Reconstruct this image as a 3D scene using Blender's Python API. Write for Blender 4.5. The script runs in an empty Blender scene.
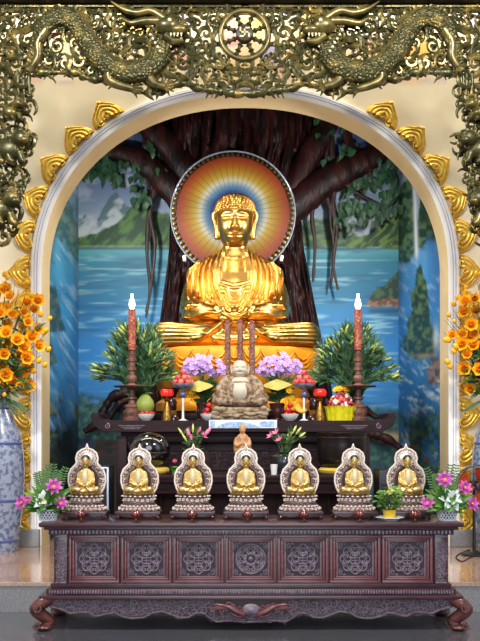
import bpy, bmesh, math, random
import numpy as np
from mathutils import Vector, Matrix, Quaternion

random.seed(7)
PI = math.pi
SC = bpy.context.scene
COL = SC.collection
F, CH, D0 = 920.0, 1.6, 7.4          # focal length in px, eye height, distance of the front altar


def P(px, py, d):                    # a spot measured in the photograph, set at its distance d
    return Vector(((px - 240) * d / F, d - D0, CH - (py - 430) * d / F))


def C(r, g, b):
    f = lambda v: (v / 255 / 12.92) if v <= 10 else (((v / 255) + .055) / 1.055) ** 2.4
    return (f(r), f(g), f(b), 1)


# ------------------------------------------------------------------ objects
def tag(o, label=None, cat=None, group=None, kind=None):
    if label: o['label'] = label
    if cat: o['category'] = cat
    if group: o['group'] = group
    if kind: o['kind'] = kind
    return o


def thing(name, label, cat, loc=(0, 0, 0), rotz=0, group=None, scale=1):
    o = bpy.data.objects.new(name, None)
    COL.objects.link(o)
    o.empty_display_size = .05
    o.location = loc
    o.rotation_euler = (0, 0, rotz)
    o.scale = (scale,) * 3
    return tag(o, label, cat, group)


def dup(o, loc=None, rotz=None, label=None, group=None, parent=None):
    c = o.copy()
    COL.objects.link(c)
    if parent: c.parent = parent
    if loc is not None: c.location = loc
    if rotz is not None: c.rotation_euler = (0, 0, rotz)
    if label: c['label'] = label
    if group: c['group'] = group
    for ch in list(o.children):
        dup(ch, parent=c)
    return c


def link(name, me, parent=None, loc=(0, 0, 0), rot=None, scale=None):
    o = bpy.data.objects.new(name, me)
    COL.objects.link(o)
    if parent: o.parent = parent
    o.location = loc
    if rot is not None:
        if isinstance(rot, Quaternion):
            o.rotation_mode = 'QUATERNION'
            o.rotation_quaternion = rot
        else:
            o.rotation_euler = rot
    if scale is not None:
        o.scale = scale if hasattr(scale, '__len__') else (scale,) * 3
    return o


class MB:
    """collects shapes into one mesh"""

    def __init__(s):
        s.bm = bmesh.new()
        s.cur = 0

    def box(s, c, size, rot=None, bev=0.0):
        r = bmesh.ops.create_cube(s.bm, size=1)
        vs = r['verts']
        m = Matrix.Translation(Vector(c)) @ (rot.to_matrix().to_4x4() if rot else Matrix()) @ Matrix.Diagonal((*size, 1))
        bmesh.ops.transform(s.bm, matrix=m, verts=vs)
        if bev:
            es = list({e for v in vs for e in v.link_edges})
            bmesh.ops.bevel(s.bm, geom=es, offset=bev, segments=2, profile=.6, affect='EDGES')
        return s

    def ball(s, c, r, seg=16, ring=10, rot=None):
        if not hasattr(r, '__len__'): r = (r, r, r)
        q = bmesh.ops.create_uvsphere(s.bm, u_segments=seg, v_segments=ring, radius=1)
        m = Matrix.Translation(Vector(c)) @ (rot.to_matrix().to_4x4() if rot else Matrix()) @ Matrix.Diagonal((*r, 1))
        bmesh.ops.transform(s.bm, matrix=m, verts=q['verts'])
        return s

    def tube(s, pts, rad, seg=8, closed=False, flat=1.0):
        pts = [Vector(p) for p in pts]
        n = len(pts)
        if not hasattr(rad, '__len__'): rad = [rad] * n
        T = []
        for i in range(n):
            a = pts[(i - 1) % n] if (closed or i) else pts[0]
            b = pts[(i + 1) % n] if (closed or i < n - 1) else pts[-1]
            t = b - a
            T.append(t.normalized() if t.length > 1e-9 else Vector((0, 0, 1)))
        ref = Vector((0, 1, 0)) if abs(T[0].y) < .9 else Vector((1, 0, 0))
        N = (ref - T[0] * ref.dot(T[0])).normalized()
        rings = []
        for i in range(n):
            N = (N - T[i] * N.dot(T[i]))
            N = N.normalized() if N.length > 1e-6 else T[i].orthogonal().normalized()
            B = T[i].cross(N)
            rings.append([s.bm.verts.new(pts[i] + (N * math.cos(2 * PI * k / seg) * flat + B * math.sin(2 * PI * k / seg)) * rad[i])
                          for k in range(seg)])
        m = n if closed else n - 1
        for i in range(m):
            a, b = rings[i], rings[(i + 1) % n]
            for k in range(seg):
                s.bm.faces.new((a[k], a[(k + 1) % seg], b[(k + 1) % seg], b[k])).material_index = s.cur
        if not closed:
            s.bm.faces.new(rings[0][::-1]).material_index = s.cur
            s.bm.faces.new(rings[-1]).material_index = s.cur
        return s

    def lathe(s, prof, c=(0, 0, 0), seg=24, sx=1, sy=1, rip=0, nrip=0):
        c = Vector(c)
        rings = []
        for r, z in prof:
            ring = []
            for k in range(seg):
                a = 2 * PI * k / seg
                q = r * (1 + rip * math.cos(nrip * a))
                ring.append(s.bm.verts.new(c + Vector((q * math.cos(a) * sx, q * math.sin(a) * sy, z))))
            rings.append(ring)
        for a, b in zip(rings, rings[1:]):
            for k in range(seg):
                s.bm.faces.new((a[k], a[(k + 1) % seg], b[(k + 1) % seg], b[k]))
        s.bm.faces.new(rings[0][::-1])
        s.bm.faces.new(rings[-1])
        return s

    def prism(s, poly, y0, y1, bev=0.0):       # polygon in X-Z pushed along Y
        f0 = [s.bm.verts.new((x, y0, z)) for x, z in poly]
        f1 = [s.bm.verts.new((x, y1, z)) for x, z in poly]
        fs = [s.bm.faces.new(f0), s.bm.faces.new(f1[::-1])]
        n = len(poly)
        for i in range(n):
            fs.append(s.bm.faces.new((f0[i], f1[i], f1[(i + 1) % n], f0[(i + 1) % n])))
        if bev:
            es = [e for e in fs[0].edges]
            bmesh.ops.bevel(s.bm, geom=es, offset=bev, segments=2, profile=.6, affect='EDGES')
        return s

    def grid(s, fn, nu, nv, wrap=False):
        V = [[s.bm.verts.new(fn(i / (nu if wrap else nu - 1), j / (nv - 1))) for i in range(nu)] for j in range(nv)]
        for j in range(nv - 1):
            for i in range(nu if wrap else nu - 1):
                k = (i + 1) % nu
                s.bm.faces.new((V[j][i], V[j][k], V[j + 1][k], V[j + 1][i]))
        return s

    def leaf(s, base, d, L, W, up=(0, 0, 1), bend=.2, n=4, fold=.25, pk=.45):
        base, d, up = Vector(base), Vector(d).normalized(), Vector(up)
        sd = d.cross(up)
        sd = sd.normalized() if sd.length > 1e-4 else d.orthogonal().normalized()
        nr = sd.cross(d).normalized()
        prev = None
        for i in range(n + 1):
            t = i / n
            w = W * (t / pk) ** .7 if t < pk else W * max(0, (1 - (t - pk) / (1 - pk))) ** .8
            w = max(w, W * .04)
            c = base + d * (L * t * (1 - .25 * abs(bend) * t)) - nr * (bend * L * t * t)
            row = [s.bm.verts.new(c + sd * w * .5 + nr * w * fold), s.bm.verts.new(c), s.bm.verts.new(c - sd * w * .5 + nr * w * fold)]
            if prev:
                s.bm.faces.new((prev[0], prev[1], row[1], row[0]))
                s.bm.faces.new((prev[1], prev[2], row[2], row[1]))
            prev = row
        return s

    def spiral(s, c, r0, a0, turns=1.35, w=.26, sgn=1, n=16, seg=6, y=0, tail=None, pull=.12):
        pts, rad = [], []
        c = Vector(c)
        for i in range(n):
            t = i / (n - 1)
            a = a0 + sgn * 2 * PI * turns * t
            r = r0 * (1 - (1 - pull) * t)
            pts.append(c + Vector((r * math.cos(a), y - .3 * w * r0 * t, r * math.sin(a))))
            rad.append(r0 * w * (1 - .45 * t))
        if tail:
            pts = [Vector(q) for q in tail] + pts
            k = len(tail)
            rad = [r0 * w * (.35 + .65 * i / k) for i in range(k)] + rad
        s.tube(pts, rad, seg)
        return s

    def mesh(s, name, mat, smooth=True):
        me = bpy.data.meshes.new(name)
        bmesh.ops.recalc_face_normals(s.bm, faces=s.bm.faces)
        s.bm.to_mesh(me)
        s.bm.free()
        for m_ in (mat if isinstance(mat, (list, tuple)) else [mat]): me.materials.append(m_)
        if smooth:
            me.polygons.foreach_set('use_smooth', [True] * len(me.polygons))
            try:
                me.set_sharp_from_angle(angle=math.radians(50))
            except Exception:
                pass
        return me

    def build(s, name, mat, parent=None, loc=(0, 0, 0), smooth=True, rot=None):
        return link(name, s.mesh(name, mat, smooth), parent, loc, rot)


def smooth_path(ctrl, n=8):           # Catmull-Rom
    ctrl = [Vector(c) for c in ctrl]
    out = []
    for i in range(len(ctrl) - 1):
        p0, p1, p2, p3 = ctrl[max(i - 1, 0)], ctrl[i], ctrl[i + 1], ctrl[min(i + 2, len(ctrl) - 1)]
        for k in range(n):
            t = k / n
            out.append(.5 * ((2 * p1) + (p2 - p0) * t + (2 * p0 - 5 * p1 + 4 * p2 - p3) * t * t + (3 * p1 - p0 - 3 * p2 + p3) * t ** 3))
    out.append(ctrl[-1])
    return out


def lerp_list(vals, n):
    out = []
    for i in range(n):
        t = i / (n - 1) * (len(vals) - 1)
        k = min(int(t), len(vals) - 2)
        out.append(vals[k] + (vals[k + 1] - vals[k]) * (t - k))
    return out


# ---------------------------------------------------------------- materials
def mat(name, col, rough=.5, metal=0.0, col2=None, nscale=6, bump=0.0, bscale=30, coat=0.0, emit=None, estr=0,
        thr=(.35, .65), detail=4, stretch=(1, 1, 1), trans=0.0, spec=.5, btype='noise', sss=0):
    m = bpy.data.materials.new(name)
    m.use_nodes = True
    nt = m.node_tree
    b = nt.nodes['Principled BSDF']
    b.inputs['Base Color'].default_value = col
    b.inputs['Roughness'].default_value = rough
    b.inputs['Metallic'].default_value = metal
    b.inputs['Specular IOR Level'].default_value = spec
    b.inputs['Coat Weight'].default_value = coat
    b.inputs['Coat Roughness'].default_value = .12
    b.inputs['Transmission Weight'].default_value = trans
    tc = nt.nodes.new('ShaderNodeTexCoord')
    mp = nt.nodes.new('ShaderNodeMapping')
    mp.inputs['Scale'].default_value = stretch
    nt.links.new(tc.outputs['Object'], mp.inputs[0])
    if col2:
        n = nt.nodes.new('ShaderNodeTexNoise')
        n.inputs['Scale'].default_value = nscale
        n.inputs['Detail'].default_value = detail
        nt.links.new(mp.outputs[0], n.inputs['Vector'])
        r = nt.nodes.new('ShaderNodeMapRange')
        r.inputs[1].default_value, r.inputs[2].default_value = thr
        nt.links.new(n.outputs[0], r.inputs[0])
        x = nt.nodes.new('ShaderNodeMix')
        x.data_type = 'RGBA'
        x.inputs[6].default_value = col
        x.inputs[7].default_value = col2
        nt.links.new(r.outputs[0], x.inputs[0])
        nt.links.new(x.outputs[2], b.inputs['Base Color'])
    if bump:
        if btype == 'noise':
            n = nt.nodes.new('ShaderNodeTexNoise')
            n.inputs['Detail'].default_value = 3
        else:
            n = nt.nodes.new('ShaderNodeTexVoronoi')
        n.inputs['Scale'].default_value = bscale
        nt.links.new(mp.outputs[0], n.inputs['Vector'])
        bp = nt.nodes.new('ShaderNodeBump')
        bp.inputs['Strength'].default_value = bump
        bp.inputs['Distance'].default_value = .02
        nt.links.new(n.outputs[0], bp.inputs['Height'])
        nt.links.new(bp.outputs[0], b.inputs['Normal'])
    if emit:
        b.inputs['Emission Color'].default_value = emit
        b.inputs['Emission Strength'].default_value = estr
    return m


M = {}
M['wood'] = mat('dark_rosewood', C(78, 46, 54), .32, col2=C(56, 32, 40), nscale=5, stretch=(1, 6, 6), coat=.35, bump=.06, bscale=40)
M['wood_red'] = mat('red_rosewood', C(122, 68, 72), .34, col2=C(94, 50, 56), nscale=6, stretch=(1, 6, 6), coat=.35)
M['wood_carved'] = mat('carved_rosewood', C(142, 126, 142), .42, col2=C(100, 82, 96), nscale=30, coat=.15)
M['wood_apron'] = mat('apron_carving', C(108, 92, 106), .42, col2=C(76, 60, 72), nscale=30, coat=.15)
M['wood_ground'] = mat('carving_ground', C(50, 36, 44), .5)
M['wood_foot'] = mat('worn_rosewood_foot', C(112, 58, 52), .35, col2=C(66, 36, 38), nscale=14, coat=.3)
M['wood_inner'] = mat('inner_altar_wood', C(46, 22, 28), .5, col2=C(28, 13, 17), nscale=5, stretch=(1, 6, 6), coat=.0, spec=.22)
M['gold'] = mat('statue_gold', C(222, 178, 100), .28, 1.0, col2=C(212, 162, 80), nscale=3)
M['gold_cloth'] = mat('lotus_seat_gold', C(232, 150, 18), .45, .3)
M['gilt'] = mat('gilt_relief', C(250, 214, 96), .38, .5, col2=C(226, 176, 62), nscale=14)
M['bronze'] = mat('antique_bronze', C(66, 64, 36), .34, .5, col2=C(158, 134, 70), nscale=9, thr=(.52, .78), bump=.25, bscale=45)
M['bronze_scale'] = mat('bronze_scales', C(70, 68, 40), .36, .5, col2=C(140, 122, 66), nscale=7, thr=(.5, .75), bump=.9, bscale=38, btype='voronoi')
M['bronze_gold'] = mat('bronze_gold_edge', C(122, 108, 62), .32, .5, col2=C(66, 62, 36), nscale=10)
M['beam'] = mat('dark_beam', C(52, 40, 28), .5, col2=C(34, 26, 20), nscale=10)
M['white_trim'] = mat('white_moulding', C(246, 244, 240), .55)
M['blue_line'] = mat('blue_line', C(166, 170, 208), .6)
M['cream_in'] = mat('cream_reveal', C(244, 224, 176), .6, col2=C(236, 214, 164), nscale=3)
M['bark'] = mat('dark_bark', C(56, 19, 14), .5, col2=C(16, 7, 8), nscale=9, stretch=(1, 1, .25), coat=.0, spec=.35, bump=.8, bscale=26)
M['root'] = mat('aerial_root_bark', C(60, 38, 36), .5, col2=C(36, 22, 22), nscale=12, bump=.4)
M['bodhi_leaf'] = mat('bodhi_leaf', C(22, 60, 36), .5, col2=C(44, 90, 54), nscale=7)
M['lily_leaf'] = mat('lily_leaf', C(24, 64, 38), .42, col2=C(92, 134, 92), nscale=9)
M['lily_bud'] = mat('lily_bud', C(226, 226, 130), .45, col2=C(170, 196, 92), nscale=25)
M['leaf'] = mat('mid_green_leaf', C(52, 110, 42), .45, col2=C(110, 160, 66), nscale=12)
M['fern'] = mat('fern_green', C(58, 98, 42), .5, col2=C(88, 128, 54), nscale=12)
M['dark_leaf'] = mat('dark_green_leaf', C(30, 62, 32), .45, col2=C(56, 92, 40), nscale=12)
M['stem'] = mat('green_stem', C(86, 100, 50), .6)
M['orange'] = mat('orange_petal', C(252, 192, 34), .5, col2=C(246, 156, 16), nscale=16, thr=(.45, .75))
M['orange_heart'] = mat('orange_flower_heart', C(224, 120, 14), .6)
M['magenta'] = mat('magenta_petal', C(186, 58, 164), .5, col2=C(220, 116, 198), nscale=30)
M['white_petal'] = mat('white_petal', C(236, 244, 246), .5)
M['purple'] = mat('purple_petal', C(180, 130, 222), .5, col2=C(212, 176, 240), nscale=26)
M['pink'] = mat('pink_petal', C(226, 100, 150), .5, col2=C(240, 160, 190), nscale=22)
M['yellow_petal'] = mat('yellow_petal', C(246, 196, 40), .5)
M['pale_leaf'] = mat('pale_yellow_leaf', C(196, 178, 88), .5, col2=C(160, 150, 70), nscale=12)
M['porcelain'] = mat('blue_and_white_porcelain', C(148, 158, 180), .25, col2=C(96, 106, 142), nscale=19, thr=(.46, .58), detail=5, coat=.5)
M['porcelain_blue'] = mat('cobalt_band', C(84, 98, 152), .2, coat=.5)
M['white_ware'] = mat('white_porcelain', C(230, 230, 232), .25, coat=.4)
M['black'] = mat('black_plastic', C(16, 17, 20), .4)
M['black_gloss'] = mat('black_lacquer', C(14, 13, 16), .06, coat=1.0)
M['dark_bronze'] = mat('dark_bronze_bowl', C(62, 56, 54), .3, .75, col2=C(42, 38, 38), nscale=5)
M['fan_orange'] = mat('orange_fan_blade', C(226, 78, 32), .4)
M['red_glass'] = mat('red_glass', C(104, 8, 10), .08, coat=1.0, spec=.8)
M['red_lamp'] = mat('red_lamp_glass', C(226, 40, 34), .2, emit=C(230, 30, 24), estr=.2, coat=.6)
M['brass'] = mat('aged_brass', C(170, 132, 62), .35, .9, col2=C(110, 80, 40), nscale=30)
M['candle_red'] = mat('carved_red_candle', C(150, 56, 46), .5, col2=C(190, 124, 92), nscale=42, thr=(.48, .6), bump=.5, bscale=60)
M['candle_wood'] = mat('turned_brown_wood', C(126, 86, 74), .4, col2=C(88, 56, 48), nscale=20, coat=.2)
M['incense'] = mat('carved_incense', C(150, 112, 96), .6, col2=C(112, 60, 52), nscale=40, thr=(.45, .6), bump=.5, bscale=70)
M['incense_tip'] = mat('incense_tip', C(120, 46, 40), .7)
M['bulb'] = mat('lit_glass_flame', C(255, 240, 210), .3, emit=(1, .84, .58, 1), estr=6)
M['stone'] = mat('buff_stone', C(172, 152, 126), .6, col2=C(120, 96, 72), nscale=16, bump=.2)
M['stone_robe'] = mat('brown_robe_stone', C(108, 82, 62), .6, col2=C(164, 142, 118), nscale=20, thr=(.4, .6), bump=.5, bscale=30)
M['stone_face'] = mat('pale_stone', C(196, 184, 166), .5)
M['pale_wood'] = mat('pale_boxwood', C(196, 150, 104), .45, col2=C(168, 120, 80), nscale=12)
M['silver'] = mat('silvered_carving', C(236, 218, 208), .36, .45, col2=C(176, 150, 144), nscale=90, thr=(.45, .62), bump=.6, bscale=110)
M['silver_dark'] = mat('dark_silver', C(158, 132, 126), .45, .45, col2=C(104, 84, 82), nscale=60, thr=(.4, .6), bump=.5, bscale=90)  # darker silver ground under the brighter relief
M['silver_light'] = mat('bright_silvered_relief', C(244, 228, 218), .32, .4)
M['silver_plain'] = mat('polished_silver', C(214, 204, 196), .34, .8)
M['small_gold'] = mat('small_statue_gold', C(230, 200, 136), .3, .85, col2=C(206, 168, 98), nscale=30)
M['small_robe'] = mat('small_statue_chest', C(240, 222, 178), .4, .15)
M['hair_black'] = mat('black_hair_paint', C(18, 20, 30), .4)
M['apple'] = mat('red_apple', C(196, 62, 66), .3, col2=C(226, 150, 110), nscale=9, thr=(.5, .75), coat=.3)
M['apple_red'] = mat('deep_red_apple', C(206, 36, 40), .3, coat=.3)
M['pomelo'] = mat('green_pomelo', C(134, 150, 62), .5, col2=C(164, 170, 84), nscale=6, bump=.15, bscale=80)
M['mango'] = mat('yellow_orange_fruit', C(238, 160, 40), .4, col2=C(240, 190, 70), nscale=6)
M['wrap'] = mat('yellow_wrapper', C(226, 216, 24), .4, col2=C(200, 190, 14), nscale=20)
M['cushion'] = mat('yellow_cushion', C(206, 176, 70), .8)
M['vase_dark'] = mat('dark_red_vase', C(58, 26, 28), .25, coat=.5)
M['vase_green'] = mat('dark_vase', C(38, 44, 48), .25, coat=.5)
M['paper'] = mat('white_card', C(222, 230, 242), .6)
M['card_blue'] = mat('card_picture_blue', C(120, 160, 214), .6, col2=C(190, 210, 236), nscale=30)
M['yellow_pot'] = mat('yellow_pot', C(236, 196, 30), .35, coat=.3)
M['metal_rim'] = mat('pale_metal_edge', C(190, 204, 226), .3, .5)
M['cyan_ornament'] = mat('pale_pebble', C(210, 190, 150), .5)


def granite(name, a, b, rough, scale=140, c=None):
    m = mat(name, a, rough, col2=b, nscale=scale, thr=(.4, .6), detail=8, spec=.6, coat=.25)
    m.node_tree.nodes['Principled BSDF'].inputs['Coat Roughness'].default_value = .05
    return m


M['floor'] = granite('polished_grey_granite', C(98, 97, 104), C(66, 66, 74), .2, 60)
M['platform'] = granite('polished_pink_granite', C(186, 154, 134), C(160, 128, 112), .13, 70)
M['riser'] = granite('grey_speckled_granite', C(150, 148, 148), C(112, 112, 116), .35, 90)


def wall_material():
    m = mat('cream_painted_wall', C(244, 226, 182), .7)
    nt = m.node_tree
    b = nt.nodes['Principled BSDF']
    tc = nt.nodes.new('ShaderNodeTexCoord')
    sep = nt.nodes.new('ShaderNodeSeparateXYZ')
    nt.links.new(tc.outputs['Object'], sep.inputs[0])
    last = None
    base = C(249, 236, 202)
    prev = None
    hi = nt.nodes.new('ShaderNodeMapRange')          # the painted motifs run only along the top of the wall
    hi.inputs[1].default_value, hi.inputs[2].default_value = 5.55, 5.75
    nt.links.new(sep.outputs['Z'], hi.inputs[0])
    for i, (col, sc, th, off) in enumerate(((C(246, 200, 96), 1.1, (.46, .6), 3), (C(240, 176, 166), 2.2, (.57, .62), 7), (C(190, 176, 214), 2.3, (.62, .66), 19))):
        mp = nt.nodes.new('ShaderNodeMapping')
        mp.inputs['Location'].default_value = (off, off * 2, off)
        nt.links.new(tc.outputs['Object'], mp.inputs[0])
        n = nt.nodes.new('ShaderNodeTexNoise')
        n.inputs['Scale'].default_value = sc
        n.inputs['Detail'].default_value = 1.5
        nt.links.new(mp.outputs[0], n.inputs['Vector'])
        r = nt.nodes.new('ShaderNodeMapRange')
        r.inputs[1].default_value, r.inputs[2].default_value = th
        nt.links.new(n.outputs[0], r.inputs[0])
        mu = nt.nodes.new('ShaderNodeMath')
        mu.operation = 'MULTIPLY'
        nt.links.new(r.outputs[0], mu.inputs[0])
        nt.links.new(hi.outputs[0], mu.inputs[1])
        x = nt.nodes.new('ShaderNodeMix')
        x.data_type = 'RGBA'
        x.inputs[6].default_value = base
        x.inputs[7].default_value = col
        if prev: nt.links.new(prev, x.inputs[6])
        nt.links.new(mu.outputs[0], x.inputs[0])
        prev = x.outputs[2]
    nt.links.new(prev, b.inputs['Base Color'])
    return m


M['wall'] = wall_material()


def mural_material():
    m = bpy.data.materials.new('painted_mural')
    m.use_nodes = True
    nt = m.node_tree
    b = nt.nodes['Principled BSDF']
    a = nt.nodes.new('ShaderNodeAttribute')
    a.attribute_name = 'mural'
    nt.links.new(a.outputs['Color'], b.inputs['Base Color'])
    b.inputs['Roughness'].default_value = .55
    return m


M['mural'] = mural_material()


def halo_material(R):
    m = bpy.data.materials.new('painted_halo')
    m.use_nodes = True
    nt = m.node_tree
    b = nt.nodes['Principled BSDF']
    b.inputs['Roughness'].default_value = .45
    tc = nt.nodes.new('ShaderNodeTexCoord')
    sep = nt.nodes.new('ShaderNodeSeparateXYZ')
    nt.links.new(tc.outputs['Object'], sep.inputs[0])
    ang = nt.nodes.new('ShaderNodeMath'); ang.operation = 'ARCTAN2'
    nt.links.new(sep.outputs['X'], ang.inputs[0]); nt.links.new(sep.outputs['Z'], ang.inputs[1])
    mul = nt.nodes.new('ShaderNodeMath'); mul.operation = 'MULTIPLY'; mul.inputs[1].default_value = 44
    nt.links.new(ang.outputs[0], mul.inputs[0])
    co = nt.nodes.new('ShaderNodeMath'); co.operation = 'COSINE'
    nt.links.new(mul.outputs[0], co.inputs[0])
    ray = nt.nodes.new('ShaderNodeMapRange')
    ray.inputs[1].default_value, ray.inputs[2].default_value = .8, 1.0
    nt.links.new(co.outputs[0], ray.inputs[0])
    ln = nt.nodes.new('ShaderNodeVectorMath'); ln.operation = 'LENGTH'
    cb = nt.nodes.new('ShaderNodeCombineXYZ')
    nt.links.new(sep.outputs['X'], cb.inputs[0]); nt.links.new(sep.outputs['Z'], cb.inputs[2])
    nt.links.new(cb.outputs[0], ln.inputs[0])
    dv = nt.nodes.new('ShaderNodeMath'); dv.operation = 'DIVIDE'; dv.inputs[1].default_value = R
    nt.links.new(ln.outputs['Value'], dv.inputs[0])
    rp = nt.nodes.new('ShaderNodeValToRGB')
    el = rp.color_ramp.elements
    stops = [(0, C(8, 46, 100)), (.38, C(10, 58, 118)), (.48, C(84, 128, 160)), (.58, C(182, 182, 160)), (.67, C(170, 146, 50)),
             (.8, C(150, 98, 14)), (.91, C(142, 60, 14)), (1, C(118, 32, 12))]
    el[0].position, el[0].color = stops[0]
    el[1].position, el[1].color = stops[-1]
    for p, c in stops[1:-1]:
        e = el.new(p); e.color = c
    nt.links.new(dv.outputs[0], rp.inputs[0])
    x = nt.nodes.new('ShaderNodeMix'); x.data_type = 'RGBA'
    x.inputs[7].default_value = C(104, 66, 24)
    nt.links.new(rp.outputs[0], x.inputs[6])
    rm = nt.nodes.new('ShaderNodeMath'); rm.operation = 'MULTIPLY'; rm.inputs[1].default_value = .6
    nt.links.new(ray.outputs[0], rm.inputs[0])
    nt.links.new(rm.outputs[0], x.inputs[0])
    nt.links.new(x.outputs[2], b.inputs['Base Color'])
    return m


# ================================================================= SETTING
ZP = .24                                # height of the raised granite platform
DW, DI, DB = 10.6, 11.03, 13.45         # wall face, back of the arch reveal, back wall of the niche
HW = 2.34                               # half width of the opening
AX = (245 - 240) * DW / F               # its axis
ZS, ZT = P(0, 272, DW).z, P(0, 95, DW).z


def arch(s, off=0.0):
    """point (x, z) and outward normal on the arch outline, s = 0 left foot .. 1 right foot"""
    a, b = HW, ZT - ZS
    lj = ZS - ZP
    la = .5 * PI * math.sqrt((a * a + b * b) / 2) * 2 * 1.02
    tot = 2 * lj + la
    q = s * tot
    if q < lj: x, z, n = -a, ZP + q, Vector((-1, 0, 0))
    elif q > lj + la: x, z, n = a, ZP + (tot - q), Vector((1, 0, 0))
    else:
        th = PI * (1 - (q - lj) / la)
        e = 2 / 2.12
        c_, s_ = math.cos(th), math.sin(th)
        x = a * math.copysign(abs(c_) ** e, c_)
        z = ZS + b * abs(s_) ** e
        n = Vector((c_ / a, 0, s_ / b)).normalized()
    return Vector((AX + x, 0, z)) + n * off, n


NS = 120
S_ = [i / NS for i in range(NS + 1)]
YW, YI, YB = DW - D0, DI - D0, DB - D0


def struct(name, mb, m, smooth=False, loc=(0, 0, 0)):
    return tag(mb.build(name, m, None, loc, smooth), kind='structure')


# ground
struct('floor', MB().box((0, -1.5, -.05), (16, 9.8 + .0, .1)), M['floor'])
YR = 8.09 - D0
mb = MB().box((0, (YR + YB + .6) / 2, ZP / 2), (16, YB + .6 - YR, ZP), bev=0)
struct('floor_platform', mb, M['riser'])
struct('floor_platform_top', MB().box((0, (YR - .015 + YB + .6) / 2, ZP - .015 + .02), (16, YB + .615 - YR, .04), bev=.006), M['platform'])
ZP += .025

# front wall with its arched opening
mb = MB()
inner = [arch(s)[0] for s in S_]
TOP = 8.0
outer = []
for p in inner:
    if p.z <= ZS + .001: outer.append(Vector((-8 if p.x < 0 else 8, 0, p.z)))
    else:
        d = Vector((p.x - AX, 0, p.z - ZS))
        k = min(8 / max(abs(d.x), 1e-6), (TOP - ZS) / max(d.z, 1e-6))
        outer.append(Vector((max(-8, min(8, AX + d.x * k)), 0, ZS + d.z * k)))
vi = [mb.bm.verts.new((p.x, YW, p.z)) for p in inner]
vo = [mb.bm.verts.new((p.x, YW, p.z)) for p in outer]
for i in range(NS):
    mb.bm.faces.new((vi[i], vi[i + 1], vo[i + 1], vo[i]))
    cz = max(outer[i].z, outer[i + 1].z)
    if abs(outer[i].z - TOP) < .01 and abs(outer[i + 1].z - TOP) > .01 or abs(outer[i].z - TOP) > .01 and abs(outer[i + 1].z - TOP) < .01:
        v = mb.bm.verts.new((8 if outer[i].x > 0 else -8, YW, TOP))
        mb.bm.faces.new((vo[i], vo[i + 1], v))
struct('wall_front', mb, M['wall'])

mb = MB()
mb.grid(lambda u, v: (arch(u)[0] + Vector((0, YW + (YI - YW) * v, 0))), NS + 1, 3)
struct('trim_1', mb, M['cream_in'], True)


def arch_band(o0, o1, y0, depth, m, name):
    mb = MB()
    pr = [(o0, 0), (o0, -depth), (o0 + (o1 - o0) * .12, -depth * 1.15), (o1 - (o1 - o0) * .12, -depth * 1.15), (o1, -depth), (o1, 0)]
    rows = [[mb.bm.verts.new(arch(s, o)[0] + Vector((0, y0 + y, 0))) for s in S_] for o, y in pr]
    for a, b in zip(rows, rows[1:]):
        for i in range(NS):
            mb.bm.faces.new((a[i], a[i + 1], b[i + 1], b[i]))
    return struct(name, mb, m, False)


arch_band(0.0, .125, YW, .03, M['white_trim'], 'trim_2')
arch_band(.046, .052, YW - .03, .012, M['blue_line'], 'trim_3')
arch_band(.078, .082, YW - .03, .012, M['blue_line'], 'trim_4')
for sx, nm in ((-1, 'baseboard_left'), (1, 'baseboard_right')):
    mb = MB().box((AX + sx * (HW + 1.2), YW - .05, ZP + .1), (2.4 - .02, .12, .2), bev=.01)
    struct(nm, mb, M['riser'])

# ------------------------------------------------------- painted niche
_R = np.random.RandomState(5)
_T = _R.rand(256, 256)


def vn(x, y, s=0):
    x = np.asarray(x, float) + s * 17.3; y = np.asarray(y, float) + s * 7.7
    xi, yi = np.floor(x).astype(int), np.floor(y).astype(int)
    fx, fy = x - xi, y - yi
    fx, fy = fx * fx * (3 - 2 * fx), fy * fy * (3 - 2 * fy)
    g = lambda a, b: _T[a % 256, b % 256]
    return (g(xi, yi) * (1 - fx) + g(xi + 1, yi) * fx) * (1 - fy) + (g(xi, yi + 1) * (1 - fx) + g(xi + 1, yi + 1) * fx) * fy


def fbm(x, y, s=0, o=4):
    t, a, w = 0, .5, 0
    for i in range(o):
        t = t + a * vn(x * 2 ** i, y * 2 ** i, s + i); w += a; a *= .5
    return t / w


def sm(e0, e1, v):
    t = np.clip((v - e0) / (e1 - e0), 0, 1)
    return t * t * (3 - 2 * t)


def col(*c): return np.array(C(*c)[:3])


def over(im, c, a):
    c = np.asarray(c)
    if c.ndim == 1: c = c[None, :]
    return im * (1 - a[:, None]) + c * a[:, None]


def mixc(a, b, t): return a[None, :] * (1 - t[:, None]) + b[None, :] * t[:, None]


def ramp(v, stops):
    xs = [s[0] for s in stops]
    return np.stack([np.interp(v, xs, [s[1][k] for s in stops]) for k in range(3)], 1)


def poly(x, pts): return np.interp(x, [p[0] for p in pts], [p[1] for p in pts])


def water(x, y):
    im = ramp(y, [(247, col(90, 172, 182)), (262, col(34, 128, 154)), (290, col(28, 122, 160)), (320, col(28, 122, 180)), (360, col(34, 126, 194)), (420, col(40, 122, 184))])
    n = fbm(x / 34, y / 3.0, 3, 3)
    im = over(im, col(150, 205, 215), .75 * sm(.56, .8, n) * (1 - .6 * sm(310, 380, y)))
    im = over(im, col(20, 70, 110), .55 * sm(.56, .8, fbm(x / 40, y / 4, 9, 3)))
    return im


def trees(im, x, y, seed, a, c0=(22, 62, 40), c1=(84, 128, 60)):
    n = fbm(x / 4, y / 4, seed, 4)
    return over(im, mixc(col(*c0), col(*c1), sm(.42, .72, n)), a)


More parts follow.
